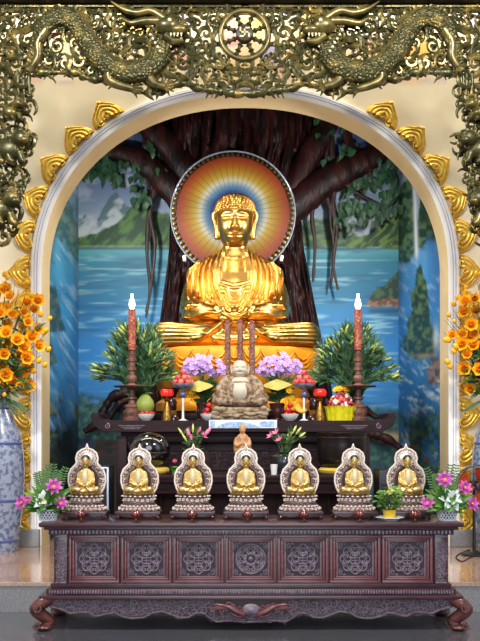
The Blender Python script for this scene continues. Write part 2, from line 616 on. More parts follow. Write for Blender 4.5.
def back_paint(x, y):
    w = fbm(x / 7, y / 7, 1, 4) - .5
    im = ramp(y, [(60, col(50, 68, 110)), (130, col(76, 98, 146)), (180, col(104, 132, 176)), (215, col(150, 168, 192)), (245, col(176, 186, 196))])
    im = over(im, col(160, 150, 172), .6 * sm(.48, .72, fbm(x / 26, y / 12, 2)) * sm(250, 330, x))
    im = over(im, col(206, 216, 226), .5 * sm(.52, .75, fbm(x / 22, y / 9, 4)))
    # far grey peaks, left
    r = poly(x, [(60, 232), (84, 214), (96, 222), (106, 203), (116, 190), (126, 203), (138, 212), (170, 216)]) + w * 8
    a = sm(-1, 1.5, y - r) * (x < 230)
    im = over(im, mixc(col(84, 116, 128), col(186, 196, 200), sm(.42, .64, fbm((x + y) / 7, (x - y) / 16, 6))), a)
    im = over(im, col(196, 208, 214), .8 * a * sm(218, 232, y + w * 14))
    # green hill, left
    r = poly(x, [(60, 240), (84, 237), (100, 231), (116, 224), (128, 211), (139, 197), (146, 206), (156, 212), (172, 216), (190, 225)]) + w * 6
    a = sm(-.8, 1.2, y - r) * (x < 240)
    im = over(im, mixc(col(22, 68, 36), col(82, 126, 58), sm(.45, .7, fbm((x + y * .9) / 5, (x - y) / 18, 8))), a)
    # hills, right
    r = poly(x, [(280, 236), (305, 224), (318, 218), (334, 217), (346, 224), (358, 236), (376, 246)]) + w * 5
    a = sm(-.8, 1.2, y - r) * (x > 270)
    im = over(im, mixc(col(26, 74, 42), col(92, 128, 62), sm(.45, .7, fbm(x / 10, y / 5, 11))), a)
    im = over(im, col(176, 186, 186), .55 * sm(.5, .68, fbm(x / 14, y / 6, 13)) * sm(300, 350, x) * sm(200, 222, y))
    r = poly(x, [(338, 250), (356, 240), (372, 231), (386, 220), (400, 208), (420, 200)]) + w * 5
    a = sm(-.8, 1.2, y - r) * (x > 335)
    im = over(im, mixc(col(20, 62, 30), col(104, 140, 58), sm(.46, .7, fbm((x + y) / 5, (x - y) / 14, 15))), a)
    a = sm(384, 392, x + w * 10) * sm(150, 165, y) * (1 - sm(205, 222, y))
    im = trees(im, x, y, 17, a * .8, (26, 60, 50), (70, 104, 80))
    # water
    a = sm(247, 248.4, y + (w * 4) * (x > 270))
    im = im * (1 - a[:, None]) + water(x, y) * a[:, None]
    im = over(im, col(24, 66, 70), .8 * np.exp(-((y - 248.6) / 1.1) ** 2))
    im = over(im, col(150, 170, 150), .6 * np.exp(-((y - 246.5) / .8) ** 2) * (x < 200))
    # wooded island, right
    top = poly(x, [(364, 307), (370, 298), (378, 288), (386, 284), (392, 277), (400, 268), (420, 262)]) + w * 7
    a = sm(-.6, 1, y - top) * (1 - sm(305, 308, y + w * 5)) * (x > 362)
    im = trees(im, x, y, 21, a, (22, 56, 46), (70, 104, 70))
    im = over(im, mixc(col(112, 72, 52), col(178, 132, 98), sm(.4, .7, fbm(x / 4, y / 3, 23))), a * sm(298, 301, y + w * 9))
    im = over(im, col(14, 58, 80), .7 * sm(366, 372, x) * np.exp(-((y - 311) / 2.2) ** 2))
    # shore at the bottom
    a = sm(392, 408, y + w * 34) * (1 - sm(128, 150, x)) + sm(404, 412, y + w * 12) * sm(340, 366, x)
    im = trees(im, x, y, 25, np.clip(a, 0, 1) * .9, (16, 58, 52), (64, 112, 78))
    a = np.exp(-((y - 436 - (x - 385) * .1) / 4.5) ** 2) * sm(368, 380, x + w * 12)
    im = over(im, col(176, 150, 96), a * .8)
    im = over(im, mixc(col(60, 34, 24), col(20, 18, 20), sm(.4, .6, fbm(x / 10, y / 2.2, 27))), sm(438, 441, y) * (1 - sm(150, 170, x)) * sm(94, 96, x))
    im = over(im, col(20, 40, 70), .85 * sm(437, 440, y) * (1 - sm(93, 96, x)))
    im = over(im, col(20, 26, 32), .9 * sm(455, 457, y) * (1 - sm(150, 170, x)))
    return im


def left_paint(x, y):
    w = fbm(x / 6, y / 9, 31, 4) - .5
    im = ramp(y, [(120, col(130, 156, 166)), (190, col(124, 160, 176)), (235, col(76, 152, 186)), (300, col(54, 142, 194)), (400, col(60, 136, 196)), (470, col(36, 96, 130))])
    st = fbm((x * 1.7 + y * .55) / 26, (y - x * 1.6) / 5.5, 33, 3)
    im = over(im, col(176, 206, 224), .55 * sm(.52, .78, st))
    im = over(im, col(18, 66, 106), .5 * sm(.56, .8, fbm((x * 1.7 + y * .55) / 26, (y - x * 1.6) / 5, 35, 3)))
    a = sm(0, 2, y - poly(x, [(40, 205), (58, 186), (66, 196), (80, 230)]) + w * 20) * (1 - sm(0, 6, y - poly(x, [(40, 222), (58, 232), (70, 250), (80, 262)]) + w * 16))
    im = trees(im, x, y, 37, a * .75, (24, 64, 52), (104, 134, 104))
    a = sm(280, 292, y + w * 20) * (1 - sm(0, 3, x - poly(y, [(270, 48), (290, 56), (318, 60), (331, 64), (333, 46), (345, 50), (362, 56), (368, 46)]) + w * 3)) * (1 - sm(368, 376, y))
    im = trees(im, x, y, 39, np.clip(a, 0, 1) * .9, (24, 58, 56), (84, 110, 92))
    a = sm(.46, .6, fbm(x / 8, y / 12, 41)) * sm(388, 415, y)
    im = trees(im, x, y, 43, a * .9, (22, 58, 42), (110, 118, 40))
    im = over(im, col(14, 32, 34), .85 * sm(415, 440, y + (x - 66) * 1.5))
    return im


def right_paint(x, y):
    w = fbm(x / 6, y / 8, 51, 4) - .5
    im = ramp(y, [(120, col(110, 130, 150)), (200, col(150, 172, 190)), (240, col(92, 158, 208)), (300, col(54, 138, 204)), (360, col(46, 124, 180)), (440, col(28, 92, 148))])
    a = sm(0, 2, y - poly(x, [(396, 196), (404, 180), (409, 176), (414, 196), (418, 220), (421, 190), (428, 200), (436, 224), (445, 250)]) + w * 8) * (1 - sm(0, 8, y - poly(x, [(396, 262), (410, 258), (418, 246), (445, 236)]) + w * 12))
    im = trees(im, x, y, 53, np.clip(a, 0, 1), (22, 62, 46), (92, 124, 86))
    a = np.exp(-((x - 415.5 - (y - 220) * .03) / 2.0) ** 2) * sm(180, 192, y) * (1 - sm(250, 266, y))
    im = over(im, col(226, 236, 244), a * .9)
    a = sm(232, 244, y - (x - 430) * .8) * sm(424, 430, x) * (1 - sm(300, 320, y))
    im = over(im, col(58, 130, 204), a * .8)
    im = over(im, col(190, 214, 228), .45 * sm(.56, .76, fbm((x + y * .4) / 9, (y - x) / 5, 55)) * sm(250, 270, y))
    # pines and their island
    hw = poly(y, [(262, 0), (268, 3), (285, 7), (300, 9), (320, 11), (330, 14), (340, 18), (350, 17), (357, 11), (360, 0)])
    a = (1 - sm(-1.5, 1, np.abs(x - 420 - w * 3) - hw + w * 7)) * (y > 262) * (y < 361)
    im = trees(im, x, y, 57, np.clip(a, 0, 1), (20, 56, 46), (88, 118, 70))
    im = over(im, col(170, 160, 134), .7 * np.exp(-((y - 356) / 2.5) ** 2) * np.exp(-((x - 424) / 9) ** 2))
    a = sm(426, 431, x + w * 8) * sm(350, 360, y) * (1 - sm(382, 388, y))
    im = over(im, mixc(col(70, 60, 44), col(150, 112, 80), sm(.4, .65, fbm(x / 4, y / 4, 59))), a * .85)
    im = over(im, col(206, 224, 232), .8 * np.exp(-((x - 436) / 3) ** 2) * np.exp(-((y - 338) / 12) ** 2))
    im = over(im, col(200, 220, 232), .7 * sm(.6, .75, fbm(x / 9, y / 3, 61)) * sm(360, 372, y) * (1 - sm(405, 415, y)))
    a = sm(.4, .55, fbm(x / 9, y / 13, 63) + .25 * sm(440, 500, y)) * sm(404, 424, y)
    im = trees(im, x, y, 65, a * .92, (14, 48, 36), (64, 104, 46))
    im = over(im, col(150, 96, 40), .5 * a * sm(.6, .7, fbm(x / 5, y / 5, 67)) * sm(430, 445, y))
    return im


def mural(name, pos, nu, nv, paint, proj):
    """a wall as a fine grid; each vertex carries the colour painted there"""
    V = [pos(i / (nu - 1), j / (nv - 1)) for j in range(nv) for i in range(nu)]
    Fc = [(j * nu + i, j * nu + i + 1, (j + 1) * nu + i + 1, (j + 1) * nu + i) for j in range(nv - 1) for i in range(nu - 1)]
    me = bpy.data.meshes.new(name)
    me.from_pydata([tuple(v) for v in V], [], Fc)
    A = np.array([tuple(v) for v in V])
    d = A[:, 1] + D0
    x, y = 240 + A[:, 0] * F / d, 430 - (A[:, 2] - CH) * F / d
    c = np.clip(paint(x, y), 0, 1)
    at = me.color_attributes.new('mural', 'FLOAT_COLOR', 'POINT')
    at.data.foreach_set('color', np.concatenate([c, np.ones((len(c), 1))], 1).astype(np.float32).ravel())
    me.materials.append(M['mural'])
    return tag(link(name, me), kind='structure')


NCX = (238.5 - 240) * DB / F             # centre of the back wall
XL, XR = NCX - HW, NCX + HW
ZN = 6.5
mural('wall_back', lambda u, v: Vector((XL + (XR - XL) * u, YB, ZP + (ZN - ZP) * v)), 230, 300, back_paint, None)
mural('wall_left', lambda u, v: Vector((AX - HW - .03 + (XL - AX + HW + .03) * u, YI + (YB - YI) * u, ZP + (ZN - ZP) * v)), 70, 240, left_paint, None)
mural('wall_right', lambda u, v: Vector((AX + HW + .03 + (XR - AX - HW - .03) * u, YI + (YB - YI) * u, ZP + (ZN - ZP) * v)), 80, 240, right_paint, None)
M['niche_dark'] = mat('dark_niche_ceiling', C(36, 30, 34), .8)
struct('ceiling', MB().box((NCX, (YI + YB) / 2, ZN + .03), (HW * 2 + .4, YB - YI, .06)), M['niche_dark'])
# wall above the reveal, inside the niche
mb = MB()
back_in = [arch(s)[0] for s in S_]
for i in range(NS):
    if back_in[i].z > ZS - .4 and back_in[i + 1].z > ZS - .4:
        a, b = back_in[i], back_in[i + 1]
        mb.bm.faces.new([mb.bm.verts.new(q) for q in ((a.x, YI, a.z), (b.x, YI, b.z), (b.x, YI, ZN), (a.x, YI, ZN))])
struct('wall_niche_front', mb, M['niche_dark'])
# beam the carving hangs from
DF = 9.2
zb = P(0, 6, DF).z
struct('trim_5', MB().box((0, DF - D0 + .02, zb + .2), (12, .3, .4), bev=.01).tube([(-6, DF - D0 - .14, zb + .02), (6, DF - D0 - .14, zb + .02)], .018, 8), M['beam'])

# ============================================================ CAMERA, LIGHT
cam = bpy.data.cameras.new('camera')
cam.sensor_fit = 'HORIZONTAL'
cam.sensor_width = 36
cam.lens = F * 36 / 480
cam.shift_y = (430 - 320.5) / 480
co = bpy.data.objects.new('camera', cam)
COL.objects.link(co)
co.location = (0, -D0, CH)
co.rotation_euler = (PI / 2, 0, 0)
SC.camera = co
SC.view_settings.view_transform = 'Standard'
SC.view_settings.look = 'None'
SC.view_settings.gamma = 1
SC.view_settings.exposure = 0.0

w = bpy.data.worlds.new('open_porch_daylight')
SC.world = w
w.use_nodes = True
nt = w.node_tree
bg = nt.nodes['Background']
tc = nt.nodes.new('ShaderNodeTexCoord')
sep = nt.nodes.new('ShaderNodeSeparateXYZ')
nt.links.new(tc.outputs['Generated'], sep.inputs[0])
rp = nt.nodes.new('ShaderNodeValToRGB')
e = rp.color_ramp.elements
e[0].position, e[0].color = 0.0, (.03, .03, .03, 1)
e[1].position, e[1].color = 1.0, (.28, .28, .3, 1)
for p, c in ((.46, (.10, .095, .09, 1)), (.52, (.34, .36, .38, 1)), (.62, (.95, 1.0, 1.12, 1)), (.74, (1.0, 1.02, 1.1, 1)), (.84, (.42, .42, .44, 1))):
    q = e.new(p); q.color = c
mr = nt.nodes.new('ShaderNodeMapRange')
mr.inputs[1].default_value, mr.inputs[2].default_value = -1, 1
nt.links.new(sep.outputs['Z'], mr.inputs[0])
nt.links.new(mr.outputs[0], rp.inputs[0])
az = nt.nodes.new('ShaderNodeMath'); az.operation = 'ARCTAN2'          # made-up bright and dark bands, added for contrast in the gold reflections
nt.links.new(sep.outputs['X'], az.inputs[0]); nt.links.new(sep.outputs['Y'], az.inputs[1])
am = nt.nodes.new('ShaderNodeMath'); am.operation = 'MULTIPLY'; am.inputs[1].default_value = 7
nt.links.new(az.outputs[0], am.inputs[0])
sn = nt.nodes.new('ShaderNodeMath'); sn.operation = 'COSINE'
nt.links.new(am.outputs[0], sn.inputs[0])
cr = nt.nodes.new('ShaderNodeMapRange')
cr.inputs[1].default_value, cr.inputs[2].default_value = -.35, .1
cr.inputs[3].default_value, cr.inputs[4].default_value = 1.25, .18
nt.links.new(sn.outputs[0], cr.inputs[0])
vm = nt.nodes.new('ShaderNodeVectorMath'); vm.operation = 'SCALE'
nt.links.new(rp.outputs[0], vm.inputs[0]); nt.links.new(cr.outputs[0], vm.inputs['Scale'])
nt.links.new(vm.outputs[0], bg.inputs['Color'])
bg.inputs['Strength'].default_value = 1.15


def lamp(name, kind, loc, target, power, color=(1, 1, 1), size=.3, spot=None, blend=.6):
    l = bpy.data.lights.new(name, kind)
    l.energy = power
    l.color = color
    if kind == 'AREA':
        l.shape = 'DISK'; l.size = size
    elif kind == 'SUN': l.angle = size
    else: l.shadow_soft_size = size
    if spot: l.spot_size = math.radians(spot); l.spot_blend = blend
    o = bpy.data.objects.new(name, l)
    COL.objects.link(o)
    o.location = loc
    o.rotation_euler = (Vector(target) - Vector(loc)).to_track_quat('-Z', 'Y').to_euler()
    return o


BUD = P(235, 300, 12.3)
WARM = (1, .86, .66)
# downlights fixed behind the arch, trained on the statue
for i, x in enumerate((-1.15, 0, 1.15)):
    lamp('niche_downlight', 'SPOT', (NCX + x, YI + .12, 5.25 - .25 * abs(x)), BUD + Vector((x * .2, 0, .3)), 18, WARM, .09, 75)
lamp('niche_wash', 'AREA', (NCX - 1.7, YI + .15, 4.5), (NCX + .8, YB, 3.0), 55, (1, .97, .93), .3)
lamp('niche_wash', 'AREA', (NCX + 1.7, YI + .15, 4.5), (NCX - .8, YB, 3.0), 55, (1, .97, .93), .3)
# unseen fill lights added in front to brighten the wall
for x in (-2.4, 2.4):
    lamp('wall_fill', 'AREA', (x, -2.2, 6.6), (x * .6, YW, 4.2), 320, (1, .95, .84), .6)
for x in (-2.6, 2.6):                    # cove lamps behind the beam, washing the wall
    q = lamp('cove_lamp', 'AREA', (x, DF - D0 + .75, 7.45), (x, DF - D0 + .95, 4.5), 110, (1, .9, .7), .2)
    q.data.shape = 'RECTANGLE'; q.data.size = 4.6; q.data.size_y = .3
lamp('daylight', 'SUN', (0, -9, 5.5), (0.4, 3, 2.2), 1.0, (.9, .95, 1), .6)

# ==================================================================== TREE
tree = thing('bodhi_tree', 'dark relief tree with wide trunk and branches on the painted wall behind the golden Buddha', 'tree', (NCX, YB, ZP))


def T(px, py, d=13.3): return P(px, py, d) - tree.location


mb = MB()
_tl = [(60, 166), (150, 168), (185, 167), (210, 170), (250, 169), (320, 160), (380, 150), (440, 140)]
_tr = [(60, 318), (140, 316), (185, 306), (215, 301), (250, 304), (320, 318), (380, 330), (440, 340)]


def trunk(u, v):
    py = 100 + v * 330
    l, r = poly(py, _tl), poly(py, _tr)
    a = PI * (1 - u)
    x = (l + r) / 2 + math.cos(a) * (r - l) / 2
    k = .42 * math.sin(a) ** .8
    q = float(vn(u * 40 + 2 * vn(u * 6, v * 6, 5), v * 9, 3)) + .5 * float(vn(u * 90, v * 16, 4)) + .25 * float(vn(u * 150, v * 40, 8))
    p = P(float(x), py, DB - .02) - tree.location
    return Vector((p.x, min(-.012, -k - (q - .85) * .17 * math.sin(a) ** .5), p.z))


mb.grid(trunk, 240, 130)
mb.build('trunk', M['bark'], tree)


def limb(mb, ctrl, r0, r1, d=13.2, wob=.12, seg=10, sub=7):
    pts = smooth_path([T(*c, d) for c in ctrl], sub)
    n = len(pts)
    mb.tube(pts, [(r0 + (r1 - r0) * (i / (n - 1)) ** .8) * (1 + wob * (2 * float(vn(i * .9, r0 * 50, 6)) - 1)) for i in range(n)], seg, flat=.7)


for k, br in enumerate([
    [([(222, 236), (192, 210), (162, 178), (140, 160), (118, 152), (98, 151), (84, 157)], .30, .06), ([(128, 155), (112, 140), (104, 122)], .09, .02), ([(104, 151), (92, 164), (82, 176)], .05, .015)],
    [([(200, 190), (172, 150), (150, 128), (141, 116), (138, 104)], .22, .13)],
    [([(258, 236), (290, 208), (318, 186), (342, 172), (362, 162), (380, 152), (391, 144)], .31, .13), ([(360, 163), (372, 176), (366, 186), (352, 190), (346, 184)], .06, .02), ([(340, 180), (362, 196), (380, 204)], .06, .015), ([(366, 160), (352, 150), (346, 130), (340, 108)], .10, .05)],
    [([(290, 190), (312, 150), (326, 130), (332, 114), (334, 104)], .2, .12)]]):
    mb = MB()
    for c, a, b in br: limb(mb, c, a, b)
    mb.build('branch', M['bark'], tree)
for c in [[(148, 108), (147, 160), (149, 200), (147, 250), (150, 290), (146, 312)], [(152, 160), (154, 190), (150, 214), (155, 245), (151, 285), (146, 318)],
          [(326, 100), (327, 150), (324, 180)], [(333, 100), (332, 140), (334, 186), (330, 215), (334, 250), (331, 285)], [(336, 180), (333, 205), (337, 232), (333, 262), (338, 290)],
          [(326, 190), (329, 205), (334, 220), (333, 240)], [(313, 196), (312, 220), (315, 245), (313, 282)], [(321, 120), (319, 150), (321, 176)], [(341, 105), (346, 132), (352, 152)],
          [(143, 112), (144, 140), (143, 165)]]:
    mb = MB(); limb(mb, c, .045, .018, 13.2, .3, 7); mb.build('aerial_root', M['root'], tree)
for c, r in [([(150, 392), (128, 392), (112, 398), (104, 410), (96, 424), (84, 432)], .10), ([(140, 398), (122, 402), (112, 414), (106, 424), (110, 428)], .07),
             ([(340, 398), (362, 408), (374, 416), (384, 420)], .08), ([(352, 432), (374, 434), (392, 442), (404, 452)], .10), ([(352, 424), (372, 430), (386, 436)], .05)]:
    mb = MB(); limb(mb, c, r, r * .45, 13.2, .35, 8); mb.build('root', M['bark'], tree)
# heart shaped leaves in hanging clusters
rg = random.Random(3)
for cx, cy, rx, ry, n in [(96, 162, 17, 13, 46), (112, 170, 10, 14, 26), (136, 168, 7, 10, 16), (140, 190, 7, 14, 18), (152, 148, 6, 8, 12), (157, 160, 6, 9, 14), (142, 118, 8, 10, 14), (356, 120, 14, 9, 20),
                          (325, 130, 8, 12, 20), (330, 165, 9, 11, 18), (352, 150, 9, 8, 14), (380, 168, 16, 15, 44), (360, 186, 14, 8, 24), (390, 196, 9, 12, 22), (350, 205, 9, 9, 16), (372, 210, 16, 10, 30), (390, 130, 8, 12, 16), (346, 215, 8, 12, 16)]:
    mb = MB()
    for _ in range(n):
        x, y = cx + rg.uniform(-1, 1) * rx, cy + rg.uniform(-1, 1) * ry
        b = T(x, y, 13.28 - rg.uniform(0, .22))
        mb.leaf(b, (rg.uniform(-.7, .7), rg.uniform(-.25, 0), -1), rg.uniform(.10, .17), rg.uniform(.07, .11), (0, -1, .2), rg.uniform(0, .3), 5, .12, .35)
    mb.build('foliage', M['bodhi_leaf'], tree)

# ==================================================================== HALO
RH = 62 * 12.74 / F
hc = P(233, 214, 12.74)
halo = thing('halo', 'round painted halo with blue centre, golden rays and dark studded rim', 'halo', hc)
h = MB()
h.lathe([(.001, .0), (RH * .91, 0), (RH * .91, .05), (.001, .05)], seg=96).build('sunburst_disc', halo_material(RH * .91), halo, rot=(PI / 2, 0, 0))
halo.children[0].data.transform(Matrix.Rotation(PI / 2, 4, 'X')); halo.children[0].rotation_euler = (0, 0, 0)
mb = MB(); mb.lathe([(RH * .905, -.05), (RH * .995, -.05), (RH * .995, .03), (RH * .905, .03), (RH * .905, -.05)][:4], seg=96)
mb.bm.transform(Matrix.Rotation(PI / 2, 4, 'X')); mb.build('rim', mat('halo_rim', C(34, 30, 26), .5), halo)
for r in (RH * .9, RH):
    mb = MB(); mb.tube([(r * math.cos(2 * PI * i / 96), -.03, r * math.sin(2 * PI * i / 96)) for i in range(96)], .012, 6, True); mb.build('edge_ring', M['metal_rim'], halo)
st = MB(); st.box((0, 0, 0), (.036, .02, .05), bev=.006); stm = st.mesh('stud', M['brass'])
for i in range(72):
    a = 2 * PI * i / 72
    link('stud', stm, halo, (RH * .95 * math.cos(a), -.055, RH * .95 * math.sin(a)), (0, -a + PI / 2, 0))
for sx in (-1, 1):
    mb = MB(); mb.box((sx * RH * .78, .05, -RH * .72), (.05, .16, .09), bev=.01); mb.build('bracket', M['silver_plain'], halo)

# =========================================================== BUDDHA FIGURES
def remesh(mb, vox, it=2):
    me = bpy.data.meshes.new('tmp')
    mb.bm.to_mesh(me); mb.bm.free()
    o = bpy.data.objects.new('tmp', me); COL.objects.link(o)
    r = o.modifiers.new('r', 'REMESH'); r.mode = 'VOXEL'; r.voxel_size = vox
    dg = bpy.context.evaluated_depsgraph_get()
    out = bpy.data.meshes.new_from_object(o.evaluated_get(dg))
    bpy.data.objects.remove(o); bpy.data.meshes.remove(me)
    bm = bmesh.new(); bm.from_mesh(out)
    for _ in range(it): bmesh.ops.smooth_vert(bm, verts=bm.verts, factor=.5, use_axis_x=True, use_axis_y=True, use_axis_z=True)
    bm.normal_update(); bm.to_mesh(out); bm.free()
    return out


def seg_dist(X, Z, path):
    d = np.full(X.shape, 1e9)
    for (x0, z0), (x1, z1) in zip(path, path[1:]):
        dx, dz = x1 - x0, z1 - z0
        t = np.clip(((X - x0) * dx + (Z - z0) * dz) / (dx * dx + dz * dz + 1e-9), 0, 1)
        d = np.minimum(d, np.hypot(X - x0 - t * dx, Z - z0 - t * dz))
    return d


def carve(me, folds, scale, hollow=None):
    """push the front of a mesh in or out along drawn fold lines (x, z, width, height)"""
    n = len(me.vertices)
    co_ = np.zeros(n * 3); me.vertices.foreach_get('co', co_); co_ = co_.reshape(-1, 3)
    no = np.zeros(n * 3); me.vertices.foreach_get('normal', no); no = no.reshape(-1, 3)
    X, Z = co_[:, 0], co_[:, 2]
    fr = np.clip((-no[:, 1] + .35) / .5, 0, 1) * np.clip((12 - co_[:, 1]) / 10, 0, 1)
    disp = np.zeros(n)
    for path, wd, h in folds:
        disp += h * np.exp(-(seg_dist(X, Z, path) / wd) ** 2) * fr
    co_ += no * disp[:, None]
    co_ *= scale
    me.vertices.foreach_set('co', co_.ravel())
    me.update()


def sp2(c, n=6):
    return [(p.x, p.z) for p in smooth_path([(x, 0, z) for x, z in c], n)]


def both(c): return [c, [(-x, z) for x, z in c]]


def buddha_body(vox, scale):
    """seated figure in robes, cross-legged; units of one photo pixel, base at z = 0, face towards -y"""
    mb = MB()
    secs = [(-2, 60, 34, -8), (8, 56, 32, -8), (20, 50, 30, -6), (32, 49, 27, -3), (44, 50, 25, -1), (56, 49, 24, 1), (68, 46, 23, 2), (78, 42, 21, 3), (85, 39, 19, 4), (90, 34, 17, 4), (94, 28, 15, 4), (99, 19, 13, 3), (103, 13, 11, 2), (112, 11.5, 10, 0)]
    rings = []
    for z, a, b, y in secs:
        rings.append([mb.bm.verts.new((a * math.copysign(abs(math.cos(t)) ** .85, math.cos(t)), y + b * math.sin(t), z)) for t in [2 * PI * k / 40 for k in range(40)]])
    for r0, r1 in zip(rings, rings[1:]):
        for k in range(40): mb.bm.faces.new((r0[k], r0[(k + 1) % 40], r1[(k + 1) % 40], r1[k]))
    mb.bm.faces.new(rings[0][::-1]); mb.bm.faces.new(rings[-1])
    for s in (-1, 1):
        mb.tube(smooth_path([(s * 31, 2, 86), (s * 37, 0, 74), (s * 41, -4, 58), (s * 42, -12, 46), (s * 38, -26, 38), (s * 22, -38, 34), (s * 9, -42, 31)], 5), lerp_list([9, 11, 11.5, 12, 11, 8, 5.5], 31), 14)
        mb.ball((s * 44, -10, 40), (10, 18, 10)).ball((s * 34, -24, 35), (17, 14, 7))           # hanging sleeves
        mb.tube(smooth_path([(s * 26, -4, 14), (s * 52, -16, 14), (s * 69, -28, 13), (s * 67, -40, 12), (s * 40, -50, 10.5), (s * 6, -52, 8.5), (-s * 20, -50, 8)], 5), lerp_list([15, 14.5, 13.5, 12.5, 11, 8.5, 7], 31), 14)
        mb.ball((s * 70, -30, 12.5), (13.5, 15, 13.2))                                                # knee
    mb.ball((0, -26, 4), (80, 32, 8)).ball((0, -30, 12), (42, 26, 13))
    # hands resting in the lap, fingers laid across each other, thumb tips meeting
    for s in (-1, 1):
        mb.ball((s * 7, -50 - (s > 0), 27 + (s > 0) * 3), (9, 5, 3.2))
        for k in range(4):
            L = (15, 17, 16, 12)[k]
            mb.tube([(s * 5, -53 + k * 2.2, 27.5 + (s > 0) * 3), (s * (5 - L * .5), -54 + k * 2.2, 27.6 + (s > 0) * 3), (s * (5 - L), -53 + k * 2.2, 28.6 + (s > 0) * 3)], [1.9, 1.7, 1.3], 8)
        mb.tube([(s * 11, -51, 29), (s * 8, -54, 34), (s * 1, -54, 36.5)], [2.1, 1.8, 1.4], 8)
    me = remesh(mb, vox, 2)
    fo = []
    chest = [(-13, 98), (-14, 84), (-13, 66), (13, 66), (14, 84), (13, 98)]
    fo.append(([(0, 92), (0, 74)], 13, -3.0))                                                  # bare chest between the lapels
    for c in both([(12, 101), (15.5, 84), (15, 66), (12, 56)]): fo.append((sp2(c), 1.7, 2.6))      # lapel edges
    fo.append((sp2([(-13, 64), (0, 61), (13, 64)]), 1.4, 2.2)); fo.append((sp2([(-12, 67.5), (0, 65), (12, 67.5)]), .9, 1.0))
    for k in range(6):
        a = 18 + k * 5.2
        for c in both([(a * .82 + 1, 99 - k * 1.9), (a + 1.5, 84 - k), (a + 2, 66), (a - 3 + k * .8, 50)]): fo.append((sp2(c), 1.2, 2.7))
        for c in both([(a * .82 + 3.4, 98 - k * 1.9), (a + 4.1, 84 - k), (a + 4.6, 66), (a - .5 + k * .8, 50)]): fo.append((sp2(c), 1.1, -2.4))
    for k in range(6):                                                                          # hanging folds below the belt
        fo.append((sp2([(-6 - k * 4.2, 60 - k * 1.2), (-4 - k * 1.8, 52 - k * 3.6), (0, 49.5 - k * 4.2), (4 + k * 1.8, 52 - k * 3.6), (6 + k * 4.2, 60 - k * 1.2)]), 1.1, 2.8))
    for k in range(3):
        for c in both([(24 + k * 9, 50 - k * 1.5), (30 + k * 7, 44 - k), (40 + k * 5, 41 - k), (56, 44 - k * 2)]): fo.append((sp2(c), 1.2, 1.2))
    for c in both([(15, 33), (28, 34), (42, 31), (57, 36)]): fo.append((sp2(c), 1.3, 2.0))          # sleeve hems
    for k in range(6):                                                                         # folds over the shins
        for c in both([(3 + k * 2, 24 - k * 1.5), (26 + k * 2, 19 - k * 2.6), (50 + k * 2, 20 - k * 3), (74 + k, 22 - k * 3.4)]): fo.append((sp2(c), 1.2, 2.7))
    for k in range(4):
        fo.append((sp2([(-30 + k * 5, 12 - k * 3), (0, 6.5 - k * 2.4), (30 - k * 5, 12 - k * 3)]), 1.2, 1.3))
    carve(me, fo, scale)
    return me


def buddha_head(seg, ring, scale):
    """origin at the base of the neck (z = 0 is the chin less 8)"""
    mb = MB()
    def surf(u, v):
        a = 2 * PI * u - PI / 2
        t = PI * (v - .5) * .998
        z = 25 * math.sin(t)
        q = math.cos(t) ** .62
        wj = 1 - .07 * float(sm(-4, -25, z)) - .04 * float(sm(8, 25, z))
        x, y = 16.6 * q * math.cos(a) * wj, 19 * q * math.sin(a)
        front = max(0.0, -math.sin(a)) ** .6
        g = lambda cx, cz, wx, wz, h: h * math.exp(-((x - cx) / wx) ** 2 - ((z - cz) / wz) ** 2)
        h = 0
        t_n = np.clip((6 - z) / 14, 0, 1)
        h += (1.0 + 3.4 * t_n) * math.exp(-(x / (1.5 + 1.3 * t_n)) ** 2) * float(sm(-10.5, -7.5, z)) * (1 - float(sm(3, 8, z)))
        for s in (-1, 1):
            h += g(s * 2.8, -8, 1.5, 1.6, 1.6)
            h += g(s * 7.2, 2.2, 4.6, 3.0, -2.6) + g(s * 7.2, 1.6, 4.2, 1.5, 2.2) + g(s * 7.2, .4, 4.4, .45, -1.1)
            bz = 6.4 - .035 * (abs(x) - 7) ** 2
            h += (.95 * math.exp(-((z - bz) / 1.1) ** 2) if 1.5 < s * x < 13 else 0)
            h += g(s * 9.5, -9, 4.5, 5, 1.2)
        h += g(0, -14.0, 4.4, 1.0, 1.9) + g(0, -16.9, 3.6, 1.2, 2.0) + g(0, -15.4, 5.4, .5, -1.3) + g(0, -21, 5, 2.6, 1.5) + g(0, 11, 1.2, 1.2, 1.4)
        return Vector((x, y - h * front, z + 33))
    mb.grid(surf, seg, ring, True)
    for s in (-1, 1):                                                         # long-lobed ears
        mb.tube(smooth_path([(s * 16, 1, 40), (s * 18.2, 2, 43), (s * 19.2, 3, 39), (s * 17.6, 2, 32), (s * 16.6, 1, 25), (s * 16, .5, 18), (s * 15.2, 0, 21), (s * 15.6, 0, 30)], 4), lerp_list([1.8, 2.4, 2.4, 2.2, 2.5, 2.8, 2.2, 1.8], 29), 8)
    mb.bm.transform(Matrix.Scale(scale, 4))
    return mb


